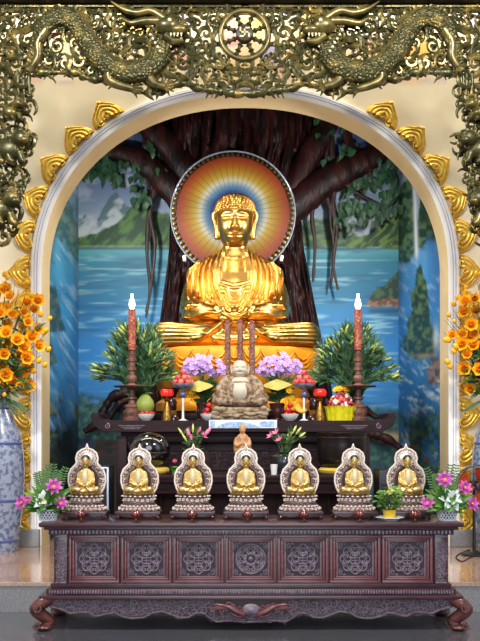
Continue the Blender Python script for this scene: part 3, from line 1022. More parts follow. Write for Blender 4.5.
def buddha_hair(curls, scale):
    mb = MB()
    hp = lambda u, v: Vector((17.9 * math.cos(v * PI / 2) ** .7 * math.cos(2 * PI * u), 1.6 + (20 - 2.0 * (math.sin(2 * PI * u) < 0)) * math.cos(v * PI / 2) ** .7 * math.sin(2 * PI * u), 33 + (10.5 - 9 * max(0, math.sin(2 * PI * u)) - 3 * abs(math.cos(2 * PI * u)) ** 4) + (16.5 + 9 * max(0, math.sin(2 * PI * u)) + 3 * abs(math.cos(2 * PI * u)) ** 4) * math.sin(v * PI / 2)))
    mb.grid(hp, 40, 14, True)
    mb.ball((0, 2, 53), (9.5, 10, 7))
    if curls:
        for j in range(9):
            v = .03 + j * .088
            n = max(6, int(34 * math.cos(v * PI / 2) ** .7))
            for k in range(n): mb.ball(hp((k + .5 * (j % 2)) / n, v), 1.75, 8, 6)
        for j in range(3):
            for k in range(14 - 4 * j):
                a = 2 * PI * k / (14 - 4 * j)
                q = math.cos(.35 + j * .42)
                mb.ball((9.8 * q * math.cos(a), 2 + 10.3 * q * math.sin(a), 53 + 7.0 * math.sin(.35 + j * .42)), 1.45, 7, 5)
    mb.bm.transform(Matrix.Scale(scale, 4))
    return mb


DBU = 12.3
K = DBU / F
bz = P(235, 352, DBU)
big = thing('buddha_statue', 'large golden Buddha sitting cross-legged in the niche before the round halo', 'statue', bz)
link('robed_body', buddha_body(.95, K), big).data.materials.append(M['gold'])
for o in big.children: o.data.polygons.foreach_set('use_smooth', [True] * len(o.data.polygons))
hd = buddha_head(120, 110, K).build('head', M['gold'], big, (0, -3 * K, 95.0 * K))
hd.scale = (1.1, 1, 1.02)
buddha_hair(True, K).build('curled_hair', M['gold'], hd)
mb = MB()
mb.lathe([(70, -62), (76, -60), (76, -52), (70, -48), (72, -44), (79, -26), (82, -14), (83, -4), (80, 0), (10, 2)], seg=72, sx=1, sy=.58, rip=.012, nrip=14)
for k in range(9):
    c_ = -64 + k * 16                      # swags of the cloth hanging over the seat
    for j in range(3):
        xs = [c_ + q * (9 - j) for q in (-1, -.5, 0, .5, 1)]
        mb.tube([(x, -.58 * math.sqrt(max(1, 83.5 ** 2 - x * x)) * (1 if abs(x) < 83 else 0), -3 - j * 6 - (9 - 2 * j) * (1 - q * q)) for x, q in zip(xs, (-1, -.5, 0, .5, 1))], [.4, 1.1, 1.4, 1.1, .4], 6)
mb.bm.transform(Matrix.Translation((0, -24 * K, 0)) @ Matrix.Scale(K, 4))
mb.build('draped_seat', M['gold_cloth'], big)
pz = bz.z - 62.6 * K
mb = MB(); mb.box((0, 0, (pz - ZP) / 2), (2.6, 1.5, pz - ZP), bev=.02).box((0, 0, pz - ZP - .05), (2.75, 1.6, .1), bev=.02)
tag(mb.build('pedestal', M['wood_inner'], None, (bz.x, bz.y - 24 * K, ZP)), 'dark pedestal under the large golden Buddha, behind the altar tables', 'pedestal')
bpy.data.objects['pedestal'].scale = (1, .92, 1)

# ====================================================== GILT PETALS ROUND THE ARCH
def petal_mesh():
    mb = MB()
    W, H = .19, .245
    def f(u, v):
        s = 2 * u - 1
        t = v
        w = W * (1 - t ** 1.9) ** .8 * (1 + .10 * math.sin(t * PI)) + .002
        dome = (1 - abs(s) ** 2.2) ** .6 if abs(s) < 1 else 0
        r = math.hypot(s * .9, (t - .05) * 1.1)
        rib = .5 + .5 * math.cos(r * 24 + 2.2 * abs(s))
        y = -.075 * dome * (1 - .55 * t) - .016 * rib * min(1, dome * 2)
        return Vector((s * w, y, t * H + .02 * (1 - s * s) * (1 - t)))
    mb.grid(f, 41, 34)
    for sg in (-1, 1):
        mb.spiral((sg * .105, -.03, .035), .058, PI / 2 - sg * .6, 1.6, .3, sg, 18, 7, 0)
        mb.ball((sg * .105, -.06, .035), .018, 8, 6)
    mb.tube(smooth_path([(-.192, -.005, .0), (-.18, -.01, .06), (-.12, -.015, .15), (-.04, -.02, .21), (0, -.02, .255), (.04, -.02, .21), (.12, -.015, .15), (.18, -.01, .06), (.192, -.005, 0)], 4), .011, 6)
    mb.tube(smooth_path([(0, -.075, .02), (.025, -.085, .05), (0, -.09, .085), (-.025, -.085, .05), (0, -.075, .02)], 3), .008, 5)
    return mb.mesh('gilt_petal', M['gilt'])


PM = petal_mesh()
_arc = [0.0]
_pts = [arch(i / 800, .13) for i in range(801)]
for i in range(800): _arc.append(_arc[-1] + (_pts[i + 1][0] - _pts[i][0]).length)
ORD = ['lowest', 'second', 'third', 'fourth', 'fifth', 'sixth', 'seventh', 'eighth', 'ninth', 'tenth', 'eleventh', 'twelfth', 'thirteenth', 'fourteenth', 'fifteenth']
for side in (0, 1):
    k = 0
    while True:
        L = .30 + .408 * k
        if L > _arc[-1] / 2: break
        q = L if side == 0 else _arc[-1] - L
        i = min(range(801), key=lambda j: abs(_arc[j] - q))
        p, n = _pts[i]
        px = 240 + p.x * F / DW
        if abs(px - 245) < 108: break
        o = link('gilt_petal', PM, None, (p.x, YW - .004, p.z), (0, math.atan2(n.x, n.z), 0))
        tag(o, '%s gilt petal%s up the %s edge of the arch' % (ORD[k], ' from the bottom' if k else '', ('left', 'right')[side]), 'relief', 'gilt petals edging the arch')
        k += 1

# ======================================================== CARVED BRONZE-GREEN SCREEN
YF = DF - D0
scr = thing('carved_screen', 'openwork carved dark bronze-green screen of dragons, clouds and a spoked wheel hung across the top', 'carving', (P(245, 6, DF).x, YF, zb))
U = DF / F                                     # one photo pixel there, in metres


def Q(x, y, dy=0.0, mir=False):
    if mir: x = 490 - x
    return P(x, y, DF) + Vector((0, dy, 0)) - Vector(scr.location)


LOW = [(-60, 78), (36, 78), (40, 76), (76, 77), (84, 79), (100, 85), (112, 87), (130, 90), (146, 97), (160, 95), (180, 88), (200, 92), (215, 95), (226, 97), (245, 96), (265, 97)]
PEN = [(76, 34), (100, 33), (106, 36), (118, 33), (126, 30), (135, 36), (150, 36), (158, 30), (165, 26), (175, 30), (188, 27), (196, 20), (206, 24), (216, 21), (230, 18), (240, 12), (246, 4), (248, -10)]
DR = [(30, 68), (37, 52), (46, 30), (62, 19), (78, 26), (90, 46), (106, 65), (126, 75), (147, 72), (160, 58), (158, 42), (148, 34)]
DRR = [3, 6, 9, 10, 10.5, 11, 11.5, 12, 12, 11, 9.5, 8]
drp = smooth_path([(x, 0, y) for x, y in DR], 8)
drr = lerp_list(DRR, len(drp))
rs = random.Random(11)


def near_dragon(x, y, pad):
    return any((p.x - x) ** 2 + (p.z - y) ** 2 < (r + pad) ** 2 for p, r in zip(drp[::3], drr[::3]))


def blocked(x, y):
    if (x - 245) ** 2 + (y - 37) ** 2 < 28.5 ** 2: return True
    if (x - 68) ** 2 / 90 + (y - 52) ** 2 / 110 < 1: return True      # open spots of the pierced work
    for hx, hy, hr in ((196, 36, 6), (204, 62, 4), (182, 72, 4.5), (140, 50, 5), (112, 30, 5), (200, 20, 4), (226, 72, 4), (14, 84, 4), (128, 14, 3)):
        if (x - hx) ** 2 + (y - hy) ** 2 < hr * hr: return True
    return False


def scatter(x0, x1, y0, y1, inside, rmin, rmax, gap, tries):
    out = []
    for _ in range(tries):
        x, y, r = rs.uniform(x0, x1), rs.uniform(y0, y1), rs.uniform(rmin, rmax)
        if not inside(x, y, r): continue
        if any((x - a) ** 2 + (y - b) ** 2 < ((r + c) * gap) ** 2 for a, b, c in out): continue
        out.append((x, y, r))
    return out


def band_in(x, y, r):
    return 7 < y < poly(x, LOW) - r * .6 and not blocked(x, y) and not near_dragon(x, y, -1.5)


band = scatter(-30, 245, 6, 97, band_in, 3.8, 7.6, .53, 9000)
pend = scatter(-32, 37, 80, 246, lambda x, y, r: x < poly(y, PEN) - r * .8 and 78 < y < 247, 4.0, 7.2, .56, 5000)
IVORY = mat('ivory_bead', C(214, 204, 168), .4)
for mir in (False, True):
    mb = MB()
    rr = random.Random(5)
    for i, (x, y, r) in enumerate(band):
        c = Q(x, y, rr.uniform(-.05, .02), mir)
        t = mb; mb.cur = int(i % 5 == 0)
        a0, sg = rr.uniform(0, 6.28), rr.choice((-1, 1))
        if mir: a0, sg = PI - a0, -sg
        kind = rr.random()
        if kind < .68:
            e = c + Vector((r * U * math.cos(a0), 0, r * U * math.sin(a0)))
            tg = Vector((-math.sin(a0), 0, math.cos(a0))) * -sg
            tail = [e + tg * r * U * q + Vector((math.cos(a0), 0, math.sin(a0))) * r * U * q * q * .35 for q in (1.5, 1.0, .5)]
            t.spiral(c, r * U, a0, rr.uniform(.9, 1.25), .38, sg, 13, 6, tail=tail)
        else:                                                     # flame and leaf tongues
            d = Vector((math.cos(a0), 0, math.sin(a0)))
            s2 = Vector((-d.z, 0, d.x)) * sg
            t.tube(smooth_path([c - d * r * U * 1.5, c - d * r * U * .5 + s2 * r * U * .5, c + d * r * U * .6 - s2 * r * U * .1, c + d * r * U * 1.7 + s2 * r * U * .5], 4), lerp_list([.002, r * .46 * U, r * .46 * U, .002], 13), 6)
    # running scrolled lower border
    mb.cur = 0
    bp_ = smooth_path([Q(x, y - 2.6 + 1.5 * math.sin(x * .55), -.01, mir) for x, y in LOW[1:]], 8)
    mb.tube(bp_, [(.034 + .012 * math.sin(i * .9)) for i in range(len(bp_))], 8)
    for cx, cy, r, a, sg in [(58, 47, 7.5, 2.2, 1), (66, 64, 6.5, .5, -1), (80, 62, 7, 2.6, 1), (76, 44, 5, 4, -1), (50, 62, 5.5, 1, 1), (92, 72, 5, 0, 1)]:
        aa, ss = (PI - a, -sg) if mir else (a, sg); mb.cur = 1
        mb.spiral(Q(cx, cy, -.02, mir), r * U, aa, 1.2, .36, ss, 18, 7)
    for x in range(40, 80, 8):
        mb.spiral(Q(x, 72, -.03, mir), 4 * U, (PI if mir else 0) + .5, 1.2, .3, 1, 12, 6)
    mb.box(Q(245 - 150, 7.5, 0, mir), (3.1, .1, .03), bev=.006)
    mb.build('scrollwork', [M['bronze'], M['bronze_gold']], scr)
    # dragon
    mb = MB()
    mb.tube([Q(p.x, p.z, -.05 - .03 * math.sin(i * .13), mir) for i, p in enumerate(drp)], [r * U for r in drr], 16, flat=.75)
    body = mb.build('dragon', M['bronze_scale'], scr)
    mb = MB()
    mb.tube([Q(drp[i].x + (drp[i + 1] - drp[i - 1]).normalized().z * drr[i] * .8, drp[i].z - (drp[i + 1] - drp[i - 1]).normalized().x * drr[i] * .8, -.05, mir) for i in range(3, len(drp) - 3)], .02, 6)
    for i in range(4, len(drp) - 4, 2):                             # saw-toothed back fin
        p, t = drp[i], (drp[i + 1] - drp[i - 1]).normalized()
        nx, nz = t.z, -t.x
        b = Vector((p.x + nx * drr[i] * .85, 0, p.z + nz * drr[i] * .85))
        q = b + Vector((nx * 3.6 - t.x * 2.2, 0, nz * 3.6 - t.z * 2.2))
        mb.tube([Q(b.x, b.z, -.05, mir), Q(q.x, q.z, -.05, mir)], [.022, .003], 6)
    mb.build('back_fin', M['bronze_gold'], body)
    mb = MB()
    mb.ball(Q(168, 30, -.10, mir), (12 * U, .08, 9 * U)).ball(Q(180, 35, -.12, mir), (9 * U, .06, 5 * U)).ball(Q(186, 32, -.14, mir), (3.6 * U, .04, 3 * U))
    mb.tube([Q(*q, -.10, mir) for q in ((166, 40), (174, 46), (184, 45))], [.05, .045, .02], 8)
    for s_, q in ((1, [(166, 24), (152, 16), (138, 18), (124, 14), (112, 6)]), (2, [(160, 26), (146, 26), (132, 28), (122, 22)])):
        pp = smooth_path([Q(*c, -.11, mir) for c in q], 5)
        mb.tube(pp, lerp_list([.045, .04, .032, .006], len(pp)), 8)
    for a, b, c in (((186, 38), (196, 44), (204, 40)), ((182, 28), (194, 22), (204, 28)), ((170, 46), (166, 60), (176, 66))):
        pp = smooth_path([Q(*q, -.1, mir) for q in (a, b, c)], 5); mb.tube(pp, lerp_list([.018, .004], len(pp)), 6)
    for k in range(8):
        mb.spiral(Q(158 - 4 * (k % 3), 22 + k * 3.4, -.1, mir), 4.2 * U, k, 1.2, .3, 1, 12, 6)
    hd_ = mb.build('dragon_head', M['bronze_gold'], body)
    mb = MB(); mb.ball((0, 0, 0), .014, 8, 6); bdm = mb.mesh('mane_bead', IVORY)
    for k in range(5): link('mane_bead', bdm, hd_, Q(152 + 2.4 * k, 42 + 4.0 * k, -.17, mir))
    mb = MB(); mb.tube([(0, 0, 0), (0, 0, -.035)], [.012, .002], 6); tom = mb.mesh('tooth', IVORY)
    for k in range(4): link('tooth', tom, hd_, Q(172 + k * 3.4, 39.5, -.15, mir))
    mb = MB(); mb.ball(Q(171, 28, -.18, mir), .02, 10, 8); mb.build('eye', IVORY, hd_)
    for q in ([(48, 34), (40, 46), (40, 60), (34, 70)], [(112, 70), (110, 82), (120, 88), (134, 92)], [(148, 76), (154, 86), (166, 90)]):
        mb = MB(); pp = smooth_path([Q(*c, -.08, mir) for c in q], 5)
        mb.tube(pp, lerp_list([.06, .05, .035], len(pp)), 8)
        e, d = pp[-1], (pp[-1] - pp[-3]).normalized()
        for a in (-.9, -.3, .3, .9):
            dd = Matrix.Rotation(a, 3, 'Y') @ d
            mb.tube([e, e + dd * .06 + Vector((0, -.03, 0)), e + dd * .10], [.022, .018, .003], 6)
        mb.build('claw', M['bronze_gold'], body)
    # hanging side pieces
    mb = MB()
    for i, (x, y, r) in enumerate(pend):
        c = Q(x, y, rr.uniform(-.05, .03), mir)
        a0, sg = rr.uniform(0, 6.28), rr.choice((-1, 1))
        mb.cur = int(i % 4 == 0)
        mb.spiral(c, r * U, a0, rr.uniform(.9, 1.25), .4, sg, 13, 6, tail=[c + Vector((r * U * math.cos(a0 - sg * q), 0, r * U * math.sin(a0 - sg * q))) * (1 + q * .7) for q in (1.2, .8, .4)])
    mb.cur = 0
    for x in (19, 24.5, 30):
        mb.tube([Q(x, 76, -.03, mir), Q(x, 84, -.05, mir), Q(x + .5, 96, -.03, mir)], [.024, .02, .02], 8)
    pen = mb.build('side_pendant', [M['bronze'], M['bronze_gold']], scr)
    for cx, cy, sc in ((14, 148, 1.0), (4, 208, 1.05), (16, 112, .6)):     # crouching lions in the foliage
        mb = MB()
        mb.ball(Q(cx - 4, cy + 4, -.06, mir), (15 * sc * U, .09, 11 * sc * U), 20, 14).ball(Q(cx + 10 * sc, cy - 6 * sc, -.1, mir), (9 * sc * U, .08, 8.5 * sc * U), 18, 12)
        mb.ball(Q(cx + 14 * sc, cy - 3 * sc, -.15, mir), (5 * sc * U, .05, 4 * sc * U), 12, 8)
        for k in range(9):
            a = k * .7
            mb.spiral(Q(cx + 10 * sc + 8.5 * sc * math.cos(a), cy - 6 * sc + 8.5 * sc * math.sin(a), -.12, mir), 3.2 * sc * U, a, 1.2, .34, 1, 12, 6)
        for lx in (-14, -4, 8):
            mb.tube([Q(cx + lx * sc, cy + 8 * sc, -.09, mir), Q(cx + (lx + 3) * sc, cy + 16 * sc, -.11, mir), Q(cx + (lx + 7) * sc, cy + 18 * sc, -.12, mir)], [.045 * sc, .035 * sc, .03 * sc], 8)
        mb.build('lion', M['bronze_gold'] if sc == .6 else M['bronze'], pen)
# wheel of the law in the middle
wc = Q(244.6, 37, -.05)
wh = MB()
wh.tube([wc + Vector((24 * U * math.cos(2 * PI * i / 64), 0, 24 * U * math.sin(2 * PI * i / 64))) for i in range(64)], .026, 10, True)
wh.tube([wc + Vector((21.4 * U * math.cos(2 * PI * i / 64), .01, 21.4 * U * math.sin(2 * PI * i / 64))) for i in range(64)], .012, 8, True)
wheel = wh.build('dharma_wheel', M['bronze_gold'], scr)
sp = MB()
sp.tube([(0, 0, 7 * U), (0, 0, 9.5 * U), (0, 0, 11 * U), (0, 0, 13 * U), (0, 0, 15 * U), (0, 0, 17 * U), (0, 0, 18.5 * U), (0, 0, 22 * U)], [.03, .016, .034, .018, .018, .034, .016, .036], 8)
spm = sp.mesh('spoke', M['bronze'])
for k in range(8): link('spoke', spm, wheel, wc, (0, (k + .5) * PI / 4, 0))
mb = MB(); mb.lathe([(.001, -.02), (8.6 * U, -.02), (8.6 * U, .05), (7.6 * U, .06), (.001, .06)], seg=40)
mb.bm.transform(Matrix.Translation(wc) @ Matrix.Rotation(PI / 2, 4, 'X')); hub = mb.build('hub', M['beam'], wheel)
mb = MB()
a_, t_ = 4.2 * U, 1.5 * U
y_ = wc.y - .064
mb.box((wc.x, y_, wc.z), (t_, .012, 2 * a_ + t_)).box((wc.x, y_, wc.z), (2 * a_ + t_, .012, t_))
mb.box((wc.x - a_ / 2, y_, wc.z + a_), (a_, .012, t_)) if False else None
# arms of the emblem as it stands on the hub
mb.box((wc.x + a_ / 2, y_, wc.z + a_), (a_ + t_, .012, t_)).box((wc.x - a_ / 2, y_, wc.z - a_), (a_ + t_, .012, t_))
mb.box((wc.x + a_, y_, wc.z - a_ / 2), (t_, .012, a_ + t_)).box((wc.x - a_, y_, wc.z + a_ / 2), (t_, .012, a_ + t_))
mb.build('emblem', mat('emblem_gold', C(170, 160, 120), .4, .5), hub)

# ========================================================== FRONT ALTAR TABLE
DA = 7.4
UA = DA / F
AC = P(251, 628, 7.43)
ZA = .862                                            # table top
AXC = AC.x
altar = thing('altar_table', 'long low carved dark rosewood altar table with seven medallion panels, standing in front', 'altar table', (AXC, 0, 0))
DEP = .60


def wbox(mb, hw, y0, y1, z0, z1, bev=.006):
    mb.box((0, (y0 + y1) / 2, (z0 + z1) / 2), (2 * hw, y1 - y0, z1 - z0), bev=bev)


z = lambda py, d=DA: CH - (py - 430) * d / F         # height of a photo row on the front face
mb = MB()
wbox(mb, 1.69, -.1, DEP + .03, ZA - .035, ZA, .012)
wbox(mb, 1.655, -.075, DEP, ZA - .06, ZA - .034, .01)
wbox(mb, 1.62, -.05, DEP, ZA - .10, ZA - .058, .006)
mb.build('top_board', M['wood'], altar)
mb = MB()
for i in range(108):                                  # reeded frieze under the top
    x = -1.60 + 3.2 * (i + .5) / 108
    mb.box((x, -.055, ZA - .079), (.018, .018, .03), bev=.004)
mb.build('reeded_frieze', M['wood_carved'], altar)
mb = MB()
wbox(mb, 1.585, .0, DEP, z(584), ZA - .09, .004)
mb.build('carcase', M['wood'], altar)
mb = MB()
for hw, y0, a, b in ((1.61, -.02, 583, 588), (1.64, -.045, 588, 594.5), (1.69, -.085, 594, 598)):
    wbox(mb, hw, y0, DEP, z(b), z(a), .008)
mb.build('base_moulding', M['wood'], altar)
mb = MB()
for i in range(150):
    x = -1.62 + 3.24 * (i + .5) / 150
    mb.box((x, -.048, z(591)), (.013, .014, .026), bev=.003)
mb.build('reeded_moulding', M['wood_carved'], altar)


def fill_scrolls(mb, inside, x0, x1, z0, z1, rmin, rmax, y, rng, gap=.72, tries=1500, w=.24, seg=5):
    pts = []
    for _ in range(tries):
        a, b, r = rng.uniform(x0, x1), rng.uniform(z0, z1), rng.uniform(rmin, rmax)
        if not inside(a, b, r) or any((a - c) ** 2 + (b - d) ** 2 < ((r + e) * gap) ** 2 for c, d, e in pts): continue
        pts.append((a, b, r))
    for a, b, r in pts:
        t, sg = rng.uniform(0, 6.28), rng.choice((-1, 1))
        mb.spiral((a, y, b), r, t, 1.3, w, sg, 11, seg, tail=[(a + r * q * math.cos(t - sg * (q - 1) * 2.0), y, b + r * q * math.sin(t - sg * (q - 1) * 2.0)) for q in (1.7, 1.35)])


# carved corner posts
for sx in (-1, 1):
    mb = MB(); mb.box((sx * 1.525, -.012, (z(534) + z(583)) / 2), (.105, .03, z(534) - z(583)), bev=.004)
    po = mb.build('corner_post', M['wood'], altar)
    mb = MB(); r_ = random.Random(8)
    fill_scrolls(mb, lambda a, b, r: True, sx * 1.525 - .03, sx * 1.525 + .03, z(581), z(541), .014, .024, -.03, r_)
    for fz in (z(536), z(582)): mb.box((sx * 1.525, -.028, fz), (.09, .01, .012), bev=.003)
    mb.build('post_carving', M['wood_carved'], po)

# seven framed panels
PW, PH = .405, z(535) - z(582.5)
pzc = (z(535) + z(582.5)) / 2


def medallion(full):
    mb = MB()
    R = .112
    ring = lambda r, t, y: mb.tube([(r * math.cos(2 * PI * i / 40), y, r * math.sin(2 * PI * i / 40)) for i in range(40)], t, 6, True)
    if full: ring(R * 1.04, .008, -.008); ring(R * .93, .004, -.008)
    else:
        mb.tube([(R * (1 + .07 * math.cos(8 * a)) * math.cos(a), -.008, R * (1 + .07 * math.cos(8 * a)) * math.sin(a)) for a in [2 * PI * i / 80 for i in range(80)]], .006, 6, True)
    for k in range(8):
        a = 2 * PI * k / 8 + PI / 8
        for sg in (-1, 1):
            b = a + sg * .2
            mb.spiral((R * .74 * math.cos(b), -.008, R * .74 * math.sin(b)), .022, b + PI, 1.2, .32, sg, 11, 5)
        mb.tube([(R * .3 * math.cos(a), -.008, R * .3 * math.sin(a)), (R * .9 * math.cos(a), -.008, R * .9 * math.sin(a))], .006, 5)
    if full:
        for k in range(12):
            a = 2 * PI * k / 12
            mb.ball((R * .42 * math.cos(a), -.008, R * .42 * math.sin(a)), (.013, .008, .013), 8, 6)
        mb.ball((0, -.008, 0), (.02, .01, .02), 10, 6)
    else:                                                          # long-life sign in the middle
        for dz, wd in ((.05, .075), (.03, .05), (.01, .075), (-.012, .05), (-.034, .075), (-.056, .045)): mb.box((0, -.008, dz), (wd, .012, .008), bev=.002)
        for dx, h0, h1 in ((0, -.06, .06), (-.034, -.034, .012), (.034, -.034, .012), (-.034, .03, .055), (.034, .03, .055)): mb.box((dx, -.008, (h0 + h1) / 2), (.008, .012, h1 - h0), bev=.002)
    for sx in (-1, 1):
        for sz in (-1, 1):
            mb.spiral((sx * .112, -.006, sz * .112), .021, math.atan2(-sz, -sx), 1.3, .24, sx * sz, 12, 5)
            mb.spiral((sx * .082, -.006, sz * .126), .011, math.atan2(sz, sx), 1.2, .26, -sx * sz, 10, 5)
            mb.spiral((sx * .126, -.006, sz * .082), .011, math.atan2(sz, sx), 1.2, .26, sx * sz, 10, 5)
    for h in (.141,):
        mb.box((0, -.005, h), (.29, .012, .008), bev=.002).box((0, -.005, -h), (.29, .012, .008), bev=.002).box((h, -.005, 0), (.008, .012, .29), bev=.002).box((-h, -.005, 0), (.008, .012, .29), bev=.002)
    return mb.mesh('carved_medallion', M['wood_carved'])


med, medc = medallion(False), medallion(True)
fm = MB()
for k, (a, b, y, t) in enumerate(((PW / 2, PH / 2, -.018, .022), (PW / 2 - .026, PH / 2 - .024, -.010, .018), (PW / 2 - .046, PH / 2 - .042, -.004, .012))):
    for s in (-1, 1):
        fm.box((0, y / 2, s * (b - t / 2)), (2 * a, .02 - y, t), bev=.004).box((s * (a - t / 2), y / 2, 0), (t, .02 - y, 2 * b - 2 * t), bev=.004)
fm.box((0, .006, 0), (PW - .05, .012, PH - .05))
fmm = fm.mesh('panel', M['wood_red'])
gm = MB(); gm.box((0, -.001, 0), (.288, .006, .288)); gmm = gm.mesh('carving_ground', M['wood_ground'])
for i in range(7):
    x = (68.5 + 52.05 * (i + .5) - 251) * UA
    p = link('panel', fmm, altar, (x, -.008, pzc))
    link('carving_ground', gmm, p)
    link('carved_medallion', medc if i == 3 else med, p)
# scalloped apron
AP = [(0, 621.5), (12, 621), (24, 620), (34, 621.5), (42, 617), (48, 612.5), (56, 613), (62, 617), (72, 617), (80, 614), (88, 611), (98, 612.5), (106, 617), (118, 618), (128, 616), (136, 612), (146, 614), (154, 616), (162, 611.5), (172, 612), (180, 613), (188, 609), (200, 606)]
poly_ = [(-x * UA, z(py)) for x, py in AP[::-1]] + [(x * UA, z(py)) for x, py in AP[1:]] + [(1.615, z(597.5)), (-1.615, z(597.5))]
mb = MB(); mb.prism(poly_, -.055, -.02, 0)
apron = mb.build('apron', M['wood_ground'], altar, smooth=False)
mb = MB()
ra = random.Random(21)
low = lambda x: float(poly(abs(x) / UA, AP))
fill_scrolls(mb, lambda a, b, r: b - r * .8 > z(low(a)) and not (abs(a) < .3 and b > z(614)), -1.56, 1.56, z(622), z(600), .018, .034, -.056, ra, .60, 9000, .27)
mb.tube([(x, -.06, z(py) + .008) for x, py in [((i - 120) / 120 * 198 * UA, low((i - 120) / 120 * 198 * UA)) for i in range(241)]], .009, 6)
mb.build('scroll_carving', M['wood_apron'], apron)
for sx in (-1, 1):
    mb = MB()
    mb.tube(smooth_path([(sx * .30, -.07, z(603)), (sx * .2, -.085, z(604)), (sx * .12, -.085, z(609)), (sx * .06, -.08, z(613)), (sx * .10, -.075, z(615)), (sx * .16, -.07, z(611))], 5), lerp_list([.006, .016, .022, .02, .014, .006], 26), 8)
    for k in range(7):
        mb.spiral((sx * (.09 + .028 * k), -.075, z(606 + 3.5 * math.sin(k * 1.7))), .024, k, 1.2, .3, sx, 11, 5)
        mb.tube([(sx * (.12 + .02 * k), -.08, z(607)), (sx * (.17 + .03 * k), -.088, z(601.5 + k * .7))], [.012, .003], 6)
    mb.build('carved_phoenix', M['wood_red'], apron)
mb = MB(); mb.ball((0, -.065, z(608)), (.075, .03, .05), 16, 10); mb.build('carved_pearl', M['wood_carved'], apron)
# curled cabriole legs
for sx in (-1, 1):
    for back in (0, 1):
        mb = MB()
        yb = DEP - .1 if back else 0
        o = -1 if not back else 1
        pp = smooth_path([(sx * 1.58, yb, z(597)), (sx * 1.675, yb + o * .05, z(602)), (sx * 1.715, yb + o * .06, z(608)), (sx * 1.66, yb + o * .03, z(616)), (sx * 1.615, yb + o * .01, z(621)), (sx * 1.66, yb + o * .05, z(625.5)), (sx * 1.71, yb + o * .09, z(625))], 6)
        mb.tube(pp, lerp_list([.05, .055, .055, .05, .042, .034, .018], len(pp)), 14)
        mb.spiral((sx * 1.70, yb + o * .11, z(606)), .04, PI / 2, 1.4, .3, sx, 16, 7)
        mb.spiral((sx * 1.71, yb + o * .1, .04), .034, PI / 2, 1.3, .35, sx, 14, 7)
        mb.ball((sx * 1.655, yb + o * .05, .026), (.07, .07, .026), 14, 8)
        mb.build('leg', M['wood_foot'], altar)

# ======================================================= INNER ALTAR TABLE (behind)
DT = 10.75
ZT2 = 1.70
it = thing('inner_altar_table', 'dark wooden altar table with upswept ends, in the arch before the golden Buddha', 'altar table', (P(243, 430, DT).x, DT - D0, ZP))
UT = DT / F
hT = ZT2 - ZP
mb = MB()
hw = 144 * UT
sec = smooth_path([(-hw - .03, 0, hT + .10), (-hw - .05, 0, hT + .03), (-hw + .02, 0, hT - .055), (-hw + .16, 0, hT - .075)], 5)
prof = [(-hw + .06, hT + .03), (-hw + .12, hT), (hw - .12, hT), (hw - .06, hT + .03), (hw - .03, hT + .09), (hw + .02, hT + .105), (hw + .05, hT + .06), (hw + .02, hT - .05), (hw - .1, hT - .125), (-hw + .1, hT - .125), (-hw - .02, hT - .05), (-hw - .05, hT + .06), (-hw - .02, hT + .105), (-hw + .03, hT + .09)]
mb.prism(prof[::-1], -.32, .42, .008)
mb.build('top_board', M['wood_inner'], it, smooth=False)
mb = MB()
for s in (-1, 1):
    for k in range(3): mb.box((s * (hw - .42 - .0 * k), -.325, hT - .05 - k * .018), (.3 - k * .06, .012, .006))
    mb.spiral((s * (hw - .14), -.322, hT - .055), .035, PI / 2, 1.4, .2, s, 14, 5)
mb.build('edge_carving', M['wood_carved'], it)
mb = MB()
wbox(mb, 120 * UT, -.22, .34, hT - .17, hT - .124); wbox(mb, 116 * UT, -.2, .32, hT - .24, hT - .168)
wbox(mb, 112 * UT, -.1, .3, .0, hT - .239)
wbox(mb, 122 * UT, -.24, .34, 0, .09)
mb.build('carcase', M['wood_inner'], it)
for s in (-1, 1):
    for yy in (-.18, .28):
        mb = MB(); mb.box((s * 119 * UT, yy, (hT - .17 + .09) / 2), (.12, .11, hT - .17 - .09), bev=.012); mb.build('leg', M['wood_inner'], it)
    mb = MB()
    mb.tube(smooth_path([(s * 113 * UT, -.2, hT - .24), (s * 108 * UT, -.2, hT - .34), (s * 98 * UT, -.2, hT - .27), (s * 90 * UT, -.2, hT - .24)], 5), .025, 8)
    mb.build('bracket', M['wood_inner'], it)
mb = MB(); rt = random.Random(4)
for k in range(3):
    for zz in (hT - .33, hT - .56): mb.box(((k - 1) * .88, -.105, zz), (.8, .02, .02), bev=.004)
    fill_scrolls(mb, lambda a, b, r: True, (k - 1) * .88 - .36, (k - 1) * .88 + .36, hT - .53, hT - .36, .03, .055, -.105, rt, .8, 500, .2)
mb.build('panel_carving', M['wood_inner'], it)

# ---------------------------------------------------------- lower tier in front of it
DL = 9.95
ZL = CH - (475 - 430) * 9.7 / F
lt = thing('low_offering_table', 'low dark table between the front altar and the upswept altar, holding two bowls on cushions', 'table', (P(245, 430, DL).x, DL - D0, ZP))
mb = MB(); hL = ZL - ZP
wbox(mb, 1.27, -.3, .3, hL - .04, hL, .01); wbox(mb, 1.24, -.28, .28, hL - .075, hL - .039, .006)
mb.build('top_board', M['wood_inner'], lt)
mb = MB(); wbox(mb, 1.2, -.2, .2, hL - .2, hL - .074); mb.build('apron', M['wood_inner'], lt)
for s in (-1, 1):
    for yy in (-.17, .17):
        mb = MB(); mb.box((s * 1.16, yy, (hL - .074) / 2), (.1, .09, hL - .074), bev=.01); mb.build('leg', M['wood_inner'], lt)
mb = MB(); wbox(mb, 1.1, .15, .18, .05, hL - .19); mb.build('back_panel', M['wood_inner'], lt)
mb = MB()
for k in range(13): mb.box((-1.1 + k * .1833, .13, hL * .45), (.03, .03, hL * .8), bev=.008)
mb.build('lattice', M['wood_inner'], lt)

# ======================================================== SMALL GILT BUDDHAS
US = 7.7 / F
YS = 7.7 - D0


def outline(pts): return [(x * US, (519 - y) * US) for x, y in pts]


